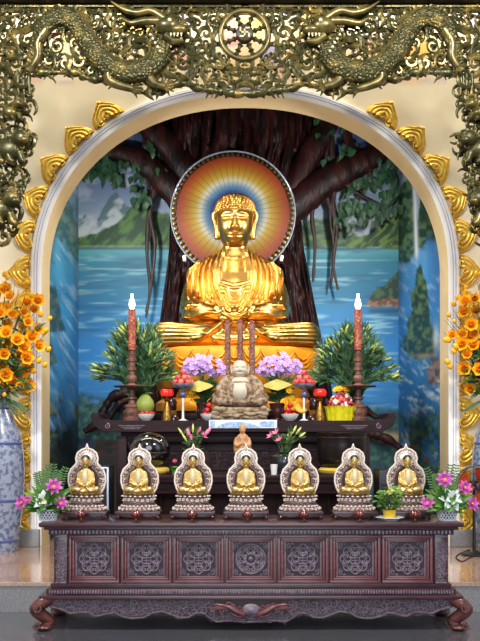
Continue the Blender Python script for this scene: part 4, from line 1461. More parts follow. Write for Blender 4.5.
MR = [(0, 446.5), (1.6, 449.5), (5.5, 450.8), (9.4, 454), (11, 459), (10.4, 464), (12.6, 467), (16.2, 470.5), (18.4, 476.5), (18.6, 483), (17, 489), (14, 495), (11, 498)]
mor = outline(MR)
full = mor + [(-x, z_) for x, z_ in mor[:0:-1]]
sm_body = buddha_body(2.3, .00161)
sm_body.materials.append(M['small_gold'])
sm_body.polygons.foreach_set('use_smooth', [True] * len(sm_body.polygons))
SB = thing('small_buddha_statue', 'x', 'statue', (0, 0, 0))
mb = MB(); mb.box((0, 0, .052), (.375, .25, .022), bev=.005).box((0, 0, .034), (.35, .23, .016), bev=.003)
for k in (-1, 1):
    mb.tube([(k * .155, -.1, .03), (k * .168, -.112, .016), (k * .16, -.105, .005), (k * .175, -.12, .0055)], [.018, .014, .012, .005], 8)
    mb.tube([(k * .155, .1, .03), (k * .168, .112, .016), (k * .16, .105, .005), (k * .175, .12, .0055)], [.018, .014, .012, .005], 8)
    mb.box((k * .06, -.105, .024), (.11, .012, .014), bev=.003)
mb.build('stand', M['wood'], SB)
mb = MB(); mb.lathe([(.02, .063), (.168, .064), (.172, .074), (.150, .098), (.136, .112), (.140, .118), (.14, .122), (.02, .123)], seg=72, sy=.68, rip=.035, nrip=14)
mb.build('pedestal', M['silver_dark'], SB)
mb = MB()
for k in range(26):
    a = 2 * PI * k / 26
    mb.spiral((.163 * math.cos(a), .68 * .163 * math.sin(a), .084), .013, k, 1.2, .4, 1, 9, 5)
    mb.ball((.143 * math.cos(a + .12), .68 * .143 * math.sin(a + .12), .106), (.012, .009, .008), 7, 5)
mb.build('pedestal_relief', M['silver_light'], SB)
mb = MB(); mb.lathe([(.02, .122), (.128, .124), (.134, .134), (.124, .148), (.122, .172), (.138, .182), (.140, .192), (.02, .194)], seg=72, sy=.68, rip=.02, nrip=18)
mb.build('pedestal', M['silver_dark'], SB)
mb = MB()
for k in range(20):
    a = 2 * PI * k / 20
    mb.spiral((.128 * math.cos(a), .68 * .128 * math.sin(a), .158), .014, k, 1.2, .36, 1, 9, 5)
    mb.ball((.138 * math.cos(a + .15), .68 * .138 * math.sin(a + .15), .187), (.013, .01, .007), 7, 5)
mb.build('pedestal_relief', M['silver_light'], SB)
mb = MB(); mb.lathe([(.02, .192), (.11, .194), (.126, .206), (.128, .216), (.112, .222), (.02, .222)], seg=72, sy=.66, rip=.05, nrip=20)
mb.build('lotus_seat', M['small_gold'], SB)
b_ = link('seated_figure', sm_body, SB, (0, -.01, .219), None, (.92, .95, 1.2))
h_ = buddha_head(40, 36, .00161).build('head', M['small_gold'], b_, (0, -.004, .153)); h_.scale = (1.4, 1.25, 1.1)
buddha_hair(False, .00161).build('black_hair', M['hair_black'], h_)['label'] = 'blue-black painted hair'
mb = MB(); mb.ball((0, -.043, .105), (.028, .022, .052), 14, 10); mb.build('bare_chest', M['small_robe'], b_)
mb = MB(); mb.prism(full, .052, .082, .004)
mand = mb.build('mandorla', M['silver_dark'], SB)
mb = MB()
mb.tube([(x, .05, z_) for x, z_ in full], .0085, 7, True)
cz = (519 - 460) * US
mb.tube([(7.2 * US * math.cos(2 * PI * i / 36), .046, cz + 7.2 * US * math.sin(2 * PI * i / 36)) for i in range(36)], .006, 6, True)
for i in range(1, len(full)):
    a, b = Vector((full[i - 1][0], 0, full[i - 1][1])), Vector((full[i][0], 0, full[i][1]))
    c = (a + b) / 2; ctr = Vector((0, 0, max(.3, min(c.z, cz))))
    mb.spiral(c + (ctr - c).normalized() * .019 + Vector((0, .047, 0)), .014, i, 1.2, .3, 1, 10, 5)
    mb.ball(b + (ctr - b).normalized() * .02 + Vector((0, .05, 0)), .007, 7, 5); mb.ball(c + (ctr - c).normalized() * .04 + Vector((0, .05, 0)), .006, 7, 5)
mb.tube(smooth_path([(0, .06, .603), (0, .05, .612), (0, .06, .624)], 3), [.012, .012, .01, .008, .006, .004, .003], 8)
mb.build('openwork_border', M['silver_light'], mand)
mb = MB(); mb.lathe([(.001, -.004), (6.4 * US, -.004), (6.4 * US, .003), (4 * US, .008), (.001, .009)], seg=32)
mb.bm.transform(Matrix.Translation((0, .046, cz)) @ Matrix.Rotation(PI / 2, 4, 'X')); mb.build('head_halo', M['silver_plain'], mand)
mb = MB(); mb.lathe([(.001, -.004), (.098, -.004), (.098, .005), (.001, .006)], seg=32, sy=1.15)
mb.bm.transform(Matrix.Translation((0, .047, .315)) @ Matrix.Rotation(PI / 2, 4, 'X')); mb.build('painted_gap_shade', mat('gap_shade_colour', C(58, 44, 40), .6), mand)  # dark disc whose colour stands for the shade behind the figure
XS = [86, 139, 193, 246, 300, 354, 407]
WH = ['leftmost of the seven small gilt Buddhas in the row on the front altar', 'second from the left of the seven small gilt Buddhas, in front of the black drum', 'third from the left of the seven small gilt Buddhas, left of the middle one',
      'middle one of the seven small gilt Buddhas, in front of the pale wooden figure', 'third from the right of the seven small gilt Buddhas, right of the middle one', 'second from the right of the seven small gilt Buddhas, in front of the bronze bowl', 'rightmost of the seven small gilt Buddhas, between the yellow pot and the right flower basket']
RL = thing('red_glass_lamp', 'x', 'lamp', (0, 0, 0))
mb = MB(); mb.lathe([(.018, 0), (.02, .004), (.008, .008), (.007, .018), (.012, .022)], seg=20); mb.build('foot', M['brass'], RL)
mb = MB(); mb.lathe([(.012, .02), (.028, .028), (.040, .045), (.042, .06), (.036, .076), (.024, .086), (.02, .092), (.017, .09), (.02, .08), (.01, .06)], seg=28, rip=.03, nrip=8); mb.build('red_globe', M['red_glass'], RL)
XL_ = [81, 136, 192, 247.5, 304, 360, 415]
for i, x in enumerate(XS):
    o = SB if i == 0 else dup(SB)
    o.location = (P(x, 519, 7.7).x, YS, ZA)
    o['label'] = WH[i]; o['group'] = 'small gilt Buddhas on the front altar'
    r = RL if i == 0 else dup(RL)
    r.location = (P(XL_[i], 519, 7.43).x, .035, ZA)
    r['label'] = 'red glass lamp globe at the foot of the ' + ['leftmost small Buddha', 'second small Buddha from the left', 'third small Buddha from the left', 'middle small Buddha', 'third small Buddha from the right', 'second small Buddha from the right', 'rightmost small Buddha'][i]
    r['group'] = 'red glass lamps in front of the small Buddhas'

# ================================================================ FLOWERS
def bloom_mesh(name, m, np_, L, W, open_=.9, bend=.3, layers=1, z0=.0, pk=.55, fold=.12):
    mb = MB()
    for l in range(layers):
        for k in range(np_):
            a = 2 * PI * (k + .5 * l) / np_
            o = open_ * (1 - .35 * l)
            mb.leaf((0, 0, z0), (math.cos(a) * o, math.sin(a) * o, 1 - .8 * o + .25 * l), L * (1 - .2 * l), W, (0, 0, 1) if o > .5 else (-math.cos(a), -math.sin(a), .3), bend, 5, fold, pk)
    return mb.mesh(name, m)


def face(d, roll=0.0):
    return Vector(d).normalized().to_track_quat('Z', 'Y') @ Quaternion((0, 0, 1), roll)


ORB = bloom_mesh('orange_bloom', M['orange'], 6, .085, .075, .75, -.25, 2)
ob = MB(); ob.ball((0, 0, .02), (.018, .018, .014), 10, 8); ORH = ob.mesh('heart', M['orange_heart'])
bb = MB(); bb.lathe([(.003, 0), (.02, .012), (.024, .03), (.014, .052), (.002, .062)], seg=12, rip=.08, nrip=5); ORBUD = bb.mesh('orange_bud', M['orange'])
DV = 10.15
UV = DV / F


def bouquet(cx, lab, mir, seed):
    r = random.Random(seed)
    base = Vector((P(cx, 0, DV).x, DV - D0, CH - (398 - 430) * UV))
    t = thing('orange_flower_arrangement', lab, 'flowers', base, 0, 'orange flower arrangements in tall vases')
    sg = -1 if mir else 1
    pts = []
    for _ in range(4000):
        x, y = r.uniform(-52, 52), r.uniform(-8, 122)
        cyy = 60
        if (x / 50) ** 2 + ((y - cyy) / 62) ** 2 > 1 or any((x - a) ** 2 + (y - b) ** 2 < 8.6 ** 2 for a, b in pts): continue
        pts.append((x, y))
    st = MB(); lf = MB()
    for x, y in pts:
        dep = r.uniform(-24, 6) * (1 - (x / 56) ** 2)
        p = Vector((x * UV, dep * UV, y * UV))
        pp = smooth_path([(r.uniform(-.03, .03), r.uniform(-.03, .03), -.08), (p.x * .3, p.y * .4, max(.06, p.z * .45)), p - Vector((x * .1 * UV, .0, .02))], 4)
        st.tube(pp, lerp_list([.006, .003], len(pp)), 5)
        sml = ((x / 50) ** 2 + ((y - 60) / 62) ** 2) > .72 and r.random() < .6
        q = face((x / 70 + r.uniform(-.3, .3), -1, (y - 50) / 110 + r.uniform(-.2, .3)), r.uniform(0, 6))
        if sml:
            for _ in range(r.randint(1, 2)):
                link('bud', ORBUD, t, p + Vector((r.uniform(-.05, .05), r.uniform(-.03, .0), r.uniform(-.05, .05))), face((x / 60, -.5, .6)), r.uniform(1.0, 1.4))
        else:
            f = link('bloom', ORB, t, p, q, r.uniform(1.0, 1.4)); link('heart', ORH, f)
        for _ in range(2):
            b = pp[r.randint(3, len(pp) - 2)]
            lf.leaf(b, (r.uniform(-1, 1), r.uniform(-.9, .1), r.uniform(-.4, .6)), r.uniform(.1, .17), r.uniform(.03, .05), (0, -1, .4), r.uniform(-.1, .4))
    for _ in range(120):
        a = r.uniform(0, 2 * PI)
        b = Vector((math.cos(a) * r.uniform(0, .3), -abs(math.sin(a)) * .16, r.uniform(.05, .5)))
        lf.leaf(b, (math.cos(a), -.7, r.uniform(-.6, .5)), r.uniform(.1, .22), r.uniform(.03, .055), (0, -1, .4), .3)
    for k in range(12):                                  # loose twigs and drooping blades at the rim
        a = r.uniform(.1, PI - .1)
        e = Vector((math.cos(a) * 56 * UV, r.uniform(-.2, 0), .62 + math.sin(a) * .66))
        st.tube(smooth_path([(0, 0, 0), e * .5 + Vector((0, 0, .08)), e], 4), lerp_list([.005, .002], 9), 4)
        lf.leaf(Vector((sg * .1, -.1, .0)), (math.cos(a), -.4, -.35), .36, .03, (0, -1, .4), .35, 6, .2)
    st.build('stems', M['stem'], t); lf.build('foliage', M['dark_leaf'], t)


def tall_vase(cx, lab):
    base = Vector((P(cx, 0, DV).x, DV - D0, ZP))
    t = thing('tall_vase', lab, 'vase', base, 0, 'tall blue and white floor vases')
    zz = lambda y: (551.5 - y) * UV
    mb = MB(); mb.lathe([(.1, 0), (20 * UV, 0), (21 * UV, zz(548)), (22 * UV, zz(535)), (24.5 * UV, zz(515)), (26.6 * UV, zz(490)), (27 * UV, zz(470)), (26 * UV, zz(452)), (23.6 * UV, zz(437)), (17.6 * UV, zz(421)), (12 * UV, zz(408)), (9.5 * UV, zz(399)), (13 * UV, zz(393)), (15.5 * UV, zz(389)), (13.5 * UV, zz(390)), (10 * UV, zz(400)), (.05, zz(402))], seg=48)
    mb.build('body', M['porcelain'], t)
    for y, r in ((500, 26.3), (444, 25), (409, 12.6), (540, 22.2)):
        mb = MB(); mb.lathe([(r * UV - .004, zz(y + 1.5)), (r * UV + .004, zz(y + .8)), (r * UV + .004, zz(y - .8)), (r * UV - .006, zz(y - 1.5))], seg=48)
        mb.build('painted_band', M['porcelain_blue'], t)


tall_vase(-3, 'tall blue and white floor vase at the left edge, holding orange flowers')
tall_vase(499, 'tall blue and white floor vase at the right edge, mostly cut off behind the fan')
bouquet(-2, 'big spray of orange flowers in the tall vase on the left', False, 2)
bouquet(496, 'big spray of orange flowers in the tall vase on the right', True, 9)

# lily bushes on the inner altar
BUD_ = MB(); BUD_.lathe([(.004, 0), (.011, .02), (.014, .05), (.010, .085), (.002, .105)], seg=10, rip=.06, nrip=3); BUDM = BUD_.mesh('lily_bud', M['lily_bud'])


def lily_bush(cx, w0, w1, lab, seed):
    d = 10.98
    U_ = d / F
    r = random.Random(seed)
    base = Vector((P(cx, 0, d).x, d - D0, ZT2))
    v = thing('lily_vase', 'dark vase holding the ' + lab[1], 'vase', base, 0, 'vases of the lily bunches')
    mb = MB(); mb.lathe([(.05, 0), (.07, .0), (.085, .06), (.095, .13), (.07, .2), (.055, .235), (.07, .255), (.06, .25), (.045, .23), (.02, .1)], seg=28); mb.build('body', M['vase_green'], v)
    t = thing('lily_bunch', lab[0], 'flowers', base + Vector((0, 0, .2)), 0, 'bunches of green lilies on the inner altar')
    lf = MB(); st = MB()
    for k in range(62):
        u = ((k * 37) % 62 + .5) / 62
        tx = (w0 + (w1 - w0) * u) * U_ + r.uniform(-.05, .05)
        h = (1 - (2 * u - 1) ** 2 * .78) * r.uniform(.55, 1.0)
        tz = .15 + h * .80
        ty = r.uniform(-.32, .06)
        e = Vector((tx, ty, tz))
        pp = smooth_path([(r.uniform(-.03, .03), r.uniform(-.03, .03), -.1), (tx * .35, ty * .5, .1 + tz * .45), e], 6)
        st.tube(pp, lerp_list([.007, .004], len(pp)), 5)
        for i in range(2, len(pp)):
            for _ in range(3):
                dd = (pp[i] - pp[i - 1]).normalized() + Vector((r.uniform(-.8, .8), r.uniform(-.9, .2), r.uniform(-.3, .4)))
                lf.leaf(pp[i], dd, r.uniform(.1, .19), r.uniform(.017, .028), (0, -1, .5), r.uniform(0, .35), 4, .18)
        dr = (pp[-1] - pp[-3]).normalized()
        for _ in range(r.choice((2, 1, 2, 1))):
            q = dr + Vector((r.uniform(-.6, .6), r.uniform(-.6, .2), r.uniform(-.3, .5)))
            link('bud', BUDM, t, e - dr * r.uniform(0, .06), face(q), r.uniform(.8, 1.25))
    lf.build('foliage', M['lily_leaf'], t); st.build('stems', M['stem'], t)


lily_bush(141, -39, 34, ('leafy bunch of budding green lilies behind the left candlestick', 'left lily bunch'), 1)
lily_bush(352, -38, 37, ('leafy bunch of budding green lilies behind the right candlestick', 'right lily bunch'), 4)

# ------------------------------------------------ candlesticks on the inner altar
def candlestick(cx, lab):
    d = 10.62
    U_ = d / F
    zz = lambda y: (421.3 - y) * U_
    t = thing('candlestick', lab, 'candlestick', (P(cx, 0, d).x, d - D0, ZT2), 0, 'electric candlesticks on the inner altar')
    mb = MB(); mb.lathe([(r * U_, zz(y)) for r, y in ((2, 421.3), (9.4, 421), (9.6, 418), (8.2, 417), (8.2, 415.5), (9.2, 414), (9.2, 411), (7, 410), (7, 408), (8, 406.6), (7.4, 405), (3.6, 403.6), (3.2, 400), (4.8, 399), (4.8, 397), (3, 396), (2.8, 390), (4.4, 389), (4, 387), (1, 386.5))], seg=28); mb.build('turned_base', M['candle_wood'], t)
    mb = MB(); mb.lathe([(r * U_, zz(y)) for r, y in ((2, 387.6), (17, 387.2), (18.6, 386), (18.2, 385.6), (16, 386.4), (1, 386.8))], seg=40); mb.build('drip_tray', M['candle_wood'], t)
    mb = MB(); mb.lathe([(r * U_, zz(y)) for r, y in ((3, 387), (5, 386), (4.8, 384.6), (3, 383), (4.6, 381), (5, 378), (4.2, 375.6), (2.9, 375), (2.9, 371), (4.6, 370.4), (4.6, 368), (3.2, 367.4), (3.4, 362), (4.7, 361.4), (4.7, 359), (3.8, 358.4), (4.5, 354), (3.2, 353.4), (3.2, 351), (4.2, 350.4), (1, 350))], seg=28); mb.build('turned_stem', M['candle_wood'], t)
    mb = MB(); mb.lathe([(r * U_, zz(y)) for r, y in ((1, 350.2), (3.7, 350), (3.7, 330), (3.5, 309.5), (1, 309))], seg=24)
    for k in range(20):
        a = k * 1.25; y = 347 - k * 1.9
        mb.spiral(Vector((3.4 * U_ * math.cos(a), 3.4 * U_ * math.sin(a), zz(y))), 1.4 * U_, k, 1.2, .35, 1, 8, 5)
    mb.build('red_candle', M['candle_red'], t)
    mb = MB(); mb.lathe([(r * U_, zz(y)) for r, y in ((1.4, 309.4), (2.6, 307.5), (3.1, 304.5), (2.6, 301), (1.4, 298), (1.2, 294.8), (1.4, 294), (.4, 294))], seg=20); mb.build('flame_bulb', M['bulb'], t)['label'] = 'lit glass chimney bulb'


candlestick(132, 'tall red candlestick with a lit bulb and round tray, left on the inner altar')
candlestick(358, 'tall red candlestick with a lit bulb and round tray, right on the inner altar')

# carved incense pillars behind the laughing figure
for x, top, lab in ((227.5, 320, 'left one of three tall carved incense pillars behind the laughing stone figure'), (240, 319, 'middle one of three tall carved incense pillars behind the laughing stone figure'), (252, 320, 'right one of three tall carved incense pillars behind the laughing stone figure')):
    d = 11.02; U_ = d / F
    t = thing('incense_pillar', lab, 'incense', (P(x, 0, d).x, d - D0, ZT2), 0, 'carved incense pillars')
    zt = (421.6 - top) * U_
    mb = MB(); mb.lathe([(3.6 * U_, 0), (3.6 * U_, .03), (3.0 * U_, .04), (3.0 * U_, zt * .6), (2.8 * U_, zt * .96), (1, zt * .97)][:5] + [(.5 * U_, zt * .965)], seg=20, rip=.05, nrip=5)
    for k in range(26):
        a = k * 1.1
        mb.ball((2.7 * U_ * math.cos(a), 2.7 * U_ * math.sin(a), .08 + k * (zt * .85) / 26), (.014, .014, .02), 7, 5)
    mb.build('shaft', M['incense'], t)
    mb = MB(); mb.lathe([(1.5 * U_, zt * .955), (2.9 * U_, zt * .96), (2.7 * U_, zt * .985), (.8 * U_, zt)], seg=16); mb.build('tip', M['incense_tip'], t)

# ------------------------------------------------------ laughing stone figure
d = 10.68; U_ = d / F
t = thing('laughing_buddha_statue', 'seated laughing pot-bellied stone figure at the middle of the inner altar', 'statue', (P(240, 0, d).x, d - D0, ZT2))
mb = MB()
mb.box((0, 0, 7.4), (54, 30, 13.5), bev=3)
rk = random.Random(3)
for _ in range(46): mb.ball((rk.uniform(-26, 26), -14 - rk.uniform(0, 2), rk.uniform(3.4, 12.5)), (rk.uniform(3, 6), 2.4, rk.uniform(1.4, 3)), 8, 6)
mb.bm.transform(Matrix.Scale(U_, 4)); mb.build('rock_base', M['stone'], t)
mb = MB()
mb.ball((0, 0, 6), (25, 15, 7), 24, 16).ball((0, -4, 15), (14, 13, 13), 24, 16).ball((0, 2, 21), (14, 10.5, 13), 24, 16)
for s in (-1, 1):
    mb.tube(smooth_path([(s * 9, 2, 29), (s * 15, 0, 25), (s * 19, -5, 17), (s * 18, -12, 12), (s * 15, -15, 9)], 4), lerp_list([5, 5.4, 5.6, 4.8, 2.8], 17), 12)
    mb.ball((s * 18, -8, 6), (10, 10, 6.5)).ball((s * 22, 0, 9), (7, 9, 7))
    for k in range(5): mb.tube([(s * 15, -15.5, 9 + .0 * k), (s * (13.5 - k * .4), -17, 10.5 - k * 1.1), (s * (11.6 - k * .2), -17.2, 10.3 - k * 1.2)], [.9, .8, .6], 6)
me = remesh(mb, .8, 2)
fo = [(sp2([(-12, 30), (-13, 20), (-11, 9)]), 1.2, 1.3), (sp2([(12, 30), (13, 20), (11, 9)]), 1.2, 1.3), (sp2([(-7, 24), (0, 22), (7, 24)]), .8, -.7), ([(0, 14), (0, 14.1)], .9, -1.2)]
for k in range(4):
    for c in both([(16 + k * 1.6, 30 - k * 2), (19 + k * 1.2, 20), (15 + k * 2, 10)]): fo.append((sp2(c), .7, .8))
    for c in both([(2 + k, 5 - k), (12, 6 - k), (24, 8 - k * 2)]): fo.append((sp2(c), .7, .8))
carve(me, fo, U_)
me.polygons.foreach_set('use_smooth', [True] * len(me.polygons)); me.materials.append(M['stone_robe'])
lb = link('robed_body', me, t, (0, 0, 14 * U_))
mb = MB(); mb.ball((0, -6.2, 15), (11.5, 11.4, 11.5), 24, 16).ball((0, -4.6, 25), (9, 6.6, 5.5), 20, 12); mb.bm.transform(Matrix.Scale(U_, 4)); mb.build('bare_belly', M['stone_face'], lb)
mb = MB()


def bface(u, v):
    a, tt = 2 * PI * u - PI / 2, PI * (v - .5) * .998
    z_, q = 8.8 * math.sin(tt), math.cos(tt) ** .8
    x, y = (7.6 + (z_ < 0) * .8 * math.sin(min(1, -z_ / 6) * PI)) * q * math.cos(a), 7.8 * q * math.sin(a)
    fr = max(0, -math.sin(a)) ** .6
    g = lambda cx, c_, wx, wz, h: h * math.exp(-((x - cx) / wx) ** 2 - ((z_ - c_) / wz) ** 2)
    h = g(0, -.6, 1.3, 1.4, 1.4) + g(0, -3.4 + .05 * x * x, 3.4, .6, -1.1) + g(0, -4.6, 2.2, .6, .7)
    for s in (-1, 1): h += g(s * 2.9, 1.2 - .12 * (abs(x) - 2.9) ** 2, 1.6, .4, -.9) + g(s * 2.9, 2.5, 1.8, .5, .6) + g(s * 4, -1.6, 2, 1.6, .9)
    return Vector((x, y - h * fr, z_))


mb.grid(bface, 64, 48, True)
for s in (-1, 1): mb.tube([(s * 7.4, 0, 3), (s * 8.8, 1, 2.2), (s * 8.6, .8, -1), (s * 7.8, .2, -4.2)], [.7, 1.1, 1, 1], 8)
mb.bm.transform(Matrix.Scale(U_, 4)); mb.build('head', M['stone_face'], t, (0, -2 * U_, 52 * U_))

# ------------------------------------------------ orchid-coloured bouquets
FLO = bloom_mesh('floret', M['purple'], 5, .036, .034, .95, .1, 1)
fc = MB(); fc.ball((0, 0, .008), .006, 8, 6); FLC = fc.mesh('floret_eye', M['white_petal'])
YEL = bloom_mesh('yellow_bloom', M['yellow_petal'], 10, .045, .018, .8, 0, 2)


def purple(cx, fx, lx, side, seed):
    d = 10.78; U_ = d / F
    r = random.Random(seed)
    wh = ('left', 'right')[side]
    base = Vector((P(cx, 0, d).x, d - D0, ZT2))
    v = thing('wooden_flower_vase', 'small dark red wooden vase under the %s purple bouquet' % wh, 'vase', base, 0, 'dark red vases of the purple bouquets')
    mb = MB(); mb.lathe([(.06, 0), (.09, 0), (.092, .018), (.06, .03), (.058, .045), (.078, .07), (.086, .12), (.084, .18), (.094, .2), (.094, .215), (.07, .215), (.05, .1)], seg=28)
    for k in range(8):
        a = k * PI / 4
        mb.spiral((.084 * math.cos(a), .084 * math.sin(a), .13), .022, k, 1.2, .2, 1, 9, 5)
    mb.build('body', M['vase_dark'], v)
    t = thing('purple_bouquet', 'bouquet of small purple flowers with a broad pale leaf, %s of the laughing stone figure' % wh, 'flowers', base + Vector((0, 0, .205)), 0, 'purple bouquets on the inner altar')
    top = (420 - 366) * U_ - .205
    ox = (fx - cx) * U_
    st, lf = MB(), MB()
    for k in range(74):
        a, q = r.uniform(0, 2 * PI), math.sqrt(r.random())
        x, z_ = 22.5 * q * math.cos(a), 10.5 * q * math.sin(a) - .012 * (22.5 * q * math.cos(a)) ** 2 + 3
        p = Vector((ox + x * U_, -.10 * (1 - q * q) + r.uniform(-.03, .03), top + z_ * U_))
        f = link('floret', FLO, t, p, face((x / 30 + r.uniform(-.3, .3), -1, z_ / 16 + r.uniform(-.2, .5)), r.uniform(0, 6)), r.uniform(.85, 1.25)); link('floret_eye', FLC, f)
        if k % 4 == 0:
            pp = smooth_path([(0, 0, -.05), (p.x * .3, p.y * .3, .12), p - Vector((0, -.01, .01))], 4); st.tube(pp, lerp_list([.006, .003], len(pp)), 5)
    for k in range(34):
        a = r.uniform(0, 2 * PI)
        lf.leaf((r.uniform(-.03, .03), 0, r.uniform(0, .25)), (math.cos(a), -.5, r.uniform(.0, .9)), r.uniform(.12, .24), r.uniform(.05, .08), (0, -1, .5), r.uniform(0, .3))
    lf.build('foliage', M['dark_leaf'], t); st.build('stems', M['stem'], t)
    mb = MB()
    s = -1 if side == 0 else 1
    mb.leaf(Vector((lx - cx, 0, 420 - 384)) * U_ + Vector((-s * .16, -.13, -.215)), (s, -.05, .05 * s), .34, .16, (0, -1, .6), .02, 8, .04, .5)
    mb.build('broad_leaf', M['pale_leaf'], t)['label'] = 'broad pale yellow leaf'
    for k in range(7):
        p = Vector((s * r.uniform(.09, .2), -.05 - r.uniform(0, .06), r.uniform(-.05, .16)))
        link('yellow_bloom', YEL, t, p, face((s * .3, -1, r.uniform(-.2, .4))), r.uniform(.8, 1.2))


purple(204, 203, 200, 0, 3)
purple(277, 280, 276, 1, 8)

# ------------------------------------------------------ dishes, fruit, lamps
AP_ = MB(); AP_.lathe([(.004, -.030), (.018, -.034), (.034, -.018), (.039, .002), (.034, .022), (.018, .033), (.004, .027)], seg=20); APM = AP_.mesh('apple_body', M['apple'])
AS_ = MB(); AS_.tube([(0, 0, .025), (.003, 0, .036), (.006, 0, .044)], .0025, 5); ASM = AS_.mesh('apple_stem', M['stem'])
AR_ = APM.copy(); AR_.name = 'red_apple_body'; AR_.materials[0] = M['apple_red']


def apple(loc, r, label, group, red=False, sc=1.0):
    o = thing('apple', label, 'apple', loc, r.uniform(0, 6), group, sc)
    o.rotation_euler = (r.uniform(-.4, .4), r.uniform(-.4, .4), r.uniform(0, 6))
    link('fruit', AR_ if red else APM, o); link('stem', ASM, o)
    return o


rf = random.Random(12)
for cx, wh in ((183, 'left'), (304, 'right')):
    d = 10.58; U_ = d / F
    t = thing('stemmed_dish', 'blue and white thin-stemmed dish heaped with apples, %s of the laughing figure' % wh, 'dish', (P(cx, 0, d).x, d - D0, ZT2), 0, 'blue and white stemmed dishes')
    zz = lambda y: (421.3 - y) * U_
    mb = MB(); mb.lathe([(1 * U_, 0), (5 * U_, 0), (5 * U_, .01), (1.4 * U_, .03), (1.0 * U_, zz(405)), (1.2 * U_, zz(398))], seg=24); mb.build('foot', M['white_ware'], t)
    mb = MB(); mb.ball((0, 0, zz(394.5)), (3.4 * U_, 3.4 * U_, 3.2 * U_), 18, 12); mb.build('knop', M['porcelain_blue'], t)['label'] = 'cobalt blue ball on the stem'
    mb = MB(); mb.lathe([(1.1 * U_, zz(391)), (1.5 * U_, zz(389.5)), (7 * U_, zz(388)), (11 * U_, zz(385.4)), (11.6 * U_, zz(384)), (11 * U_, zz(384)), (7 * U_, zz(386)), (1 * U_, zz(386.6))], seg=36); mb.build('bowl', M['porcelain'], t)
    zc = zz(386) + .03
    for n, rad, zo, off in ((7, .094, .0, 0), (1, 0, .0, 0), (4, .058, .062, .4), (1, 0, .122, 0)):
        for k in range(n):
            a = off + 2 * PI * k / n
            apple(Vector(t.location) + Vector((rad * math.cos(a), rad * math.sin(a), zc + zo + (.012 if n == 7 else 0))), rf, 'pinkish red apple heaped on the %s blue and white stemmed dish' % wh, 'apples on the %s stemmed dish' % wh)
for cx, wh in ((167, 'left'), (320, 'right')):
    d = 10.6; U_ = d / F
    zz = lambda y: (421.3 - y) * U_
    t = thing('red_oil_lamp', 'red ribbed lamp glass on a gilt footed stand beside the %s stemmed dish' % wh, 'lamp', (P(cx, 0, d).x, d - D0, ZT2), 0, 'red ribbed lamps on the inner altar')
    mb = MB(); mb.lathe([(r * U_, zz(y)) for r, y in ((2, 421.3), (5.6, 421), (5.4, 418), (4.2, 412), (2.6, 405), (1.6, 402), (3.2, 400), (1.8, 398.5), (4.4, 397), (1, 397))], seg=24, rip=.04, nrip=8); mb.build('stand', M['brass'], t)
    mb = MB(); mb.lathe([(r * U_, zz(y)) for r, y in ((2, 397.2), (5.6, 396), (6.6, 393), (5.8, 390), (4.2, 389), (1, 389.5))], seg=36, rip=.07, nrip=9); mb.build('red_glass', M['red_lamp'], t)
    d = 10.92; U_ = d / F
    t = thing('dark_goblet', 'dark turned wooden stand behind the %s red ribbed lamp' % wh, 'stand', (P(cx + (5 if cx < 200 else -6), 0, d).x, d - D0, ZT2), 0, 'dark stands behind the red lamps')
    zz = lambda y: (421.6 - y) * U_
    mb = MB(); mb.lathe([(r * U_, zz(y)) for r, y in ((2, 421.6), (7, 421), (6.4, 417), (3.4, 414), (4.8, 408), (5.2, 402), (3, 398), (6.6, 392), (8.6, 389.5), (8.6, 388), (1, 388.4))], seg=28); mb.build('turned_body', M['candle_wood'] if False else M['vase_dark'], t)
    mb = MB(); mb.ball((0, 0, .10), (5 * U_, 5 * U_, .07), 18, 12); mb.build('amber_belly', mat('amber_glaze_' + wh, C(150, 100, 36), .3), t)
# pomelo on its bowl of little apples
d = 10.62; U_ = d / F
bw = MB(); bw.lathe([(.02, 0), (.05, .0), (.05, .012), (.075, .03), (.10, .07), (.105, .085), (.098, .085), (.06, .03), (.01, .022)], seg=32)
BWM = bw.mesh('bowl_body', M['white_ware'])


def bowl(cx, d, label):
    o = link('white_bowl', BWM, None, (P(cx, 0, d).x, d - D0, ZT2))
    return tag(o, label, 'bowl', 'white fruit bowls on the inner altar')


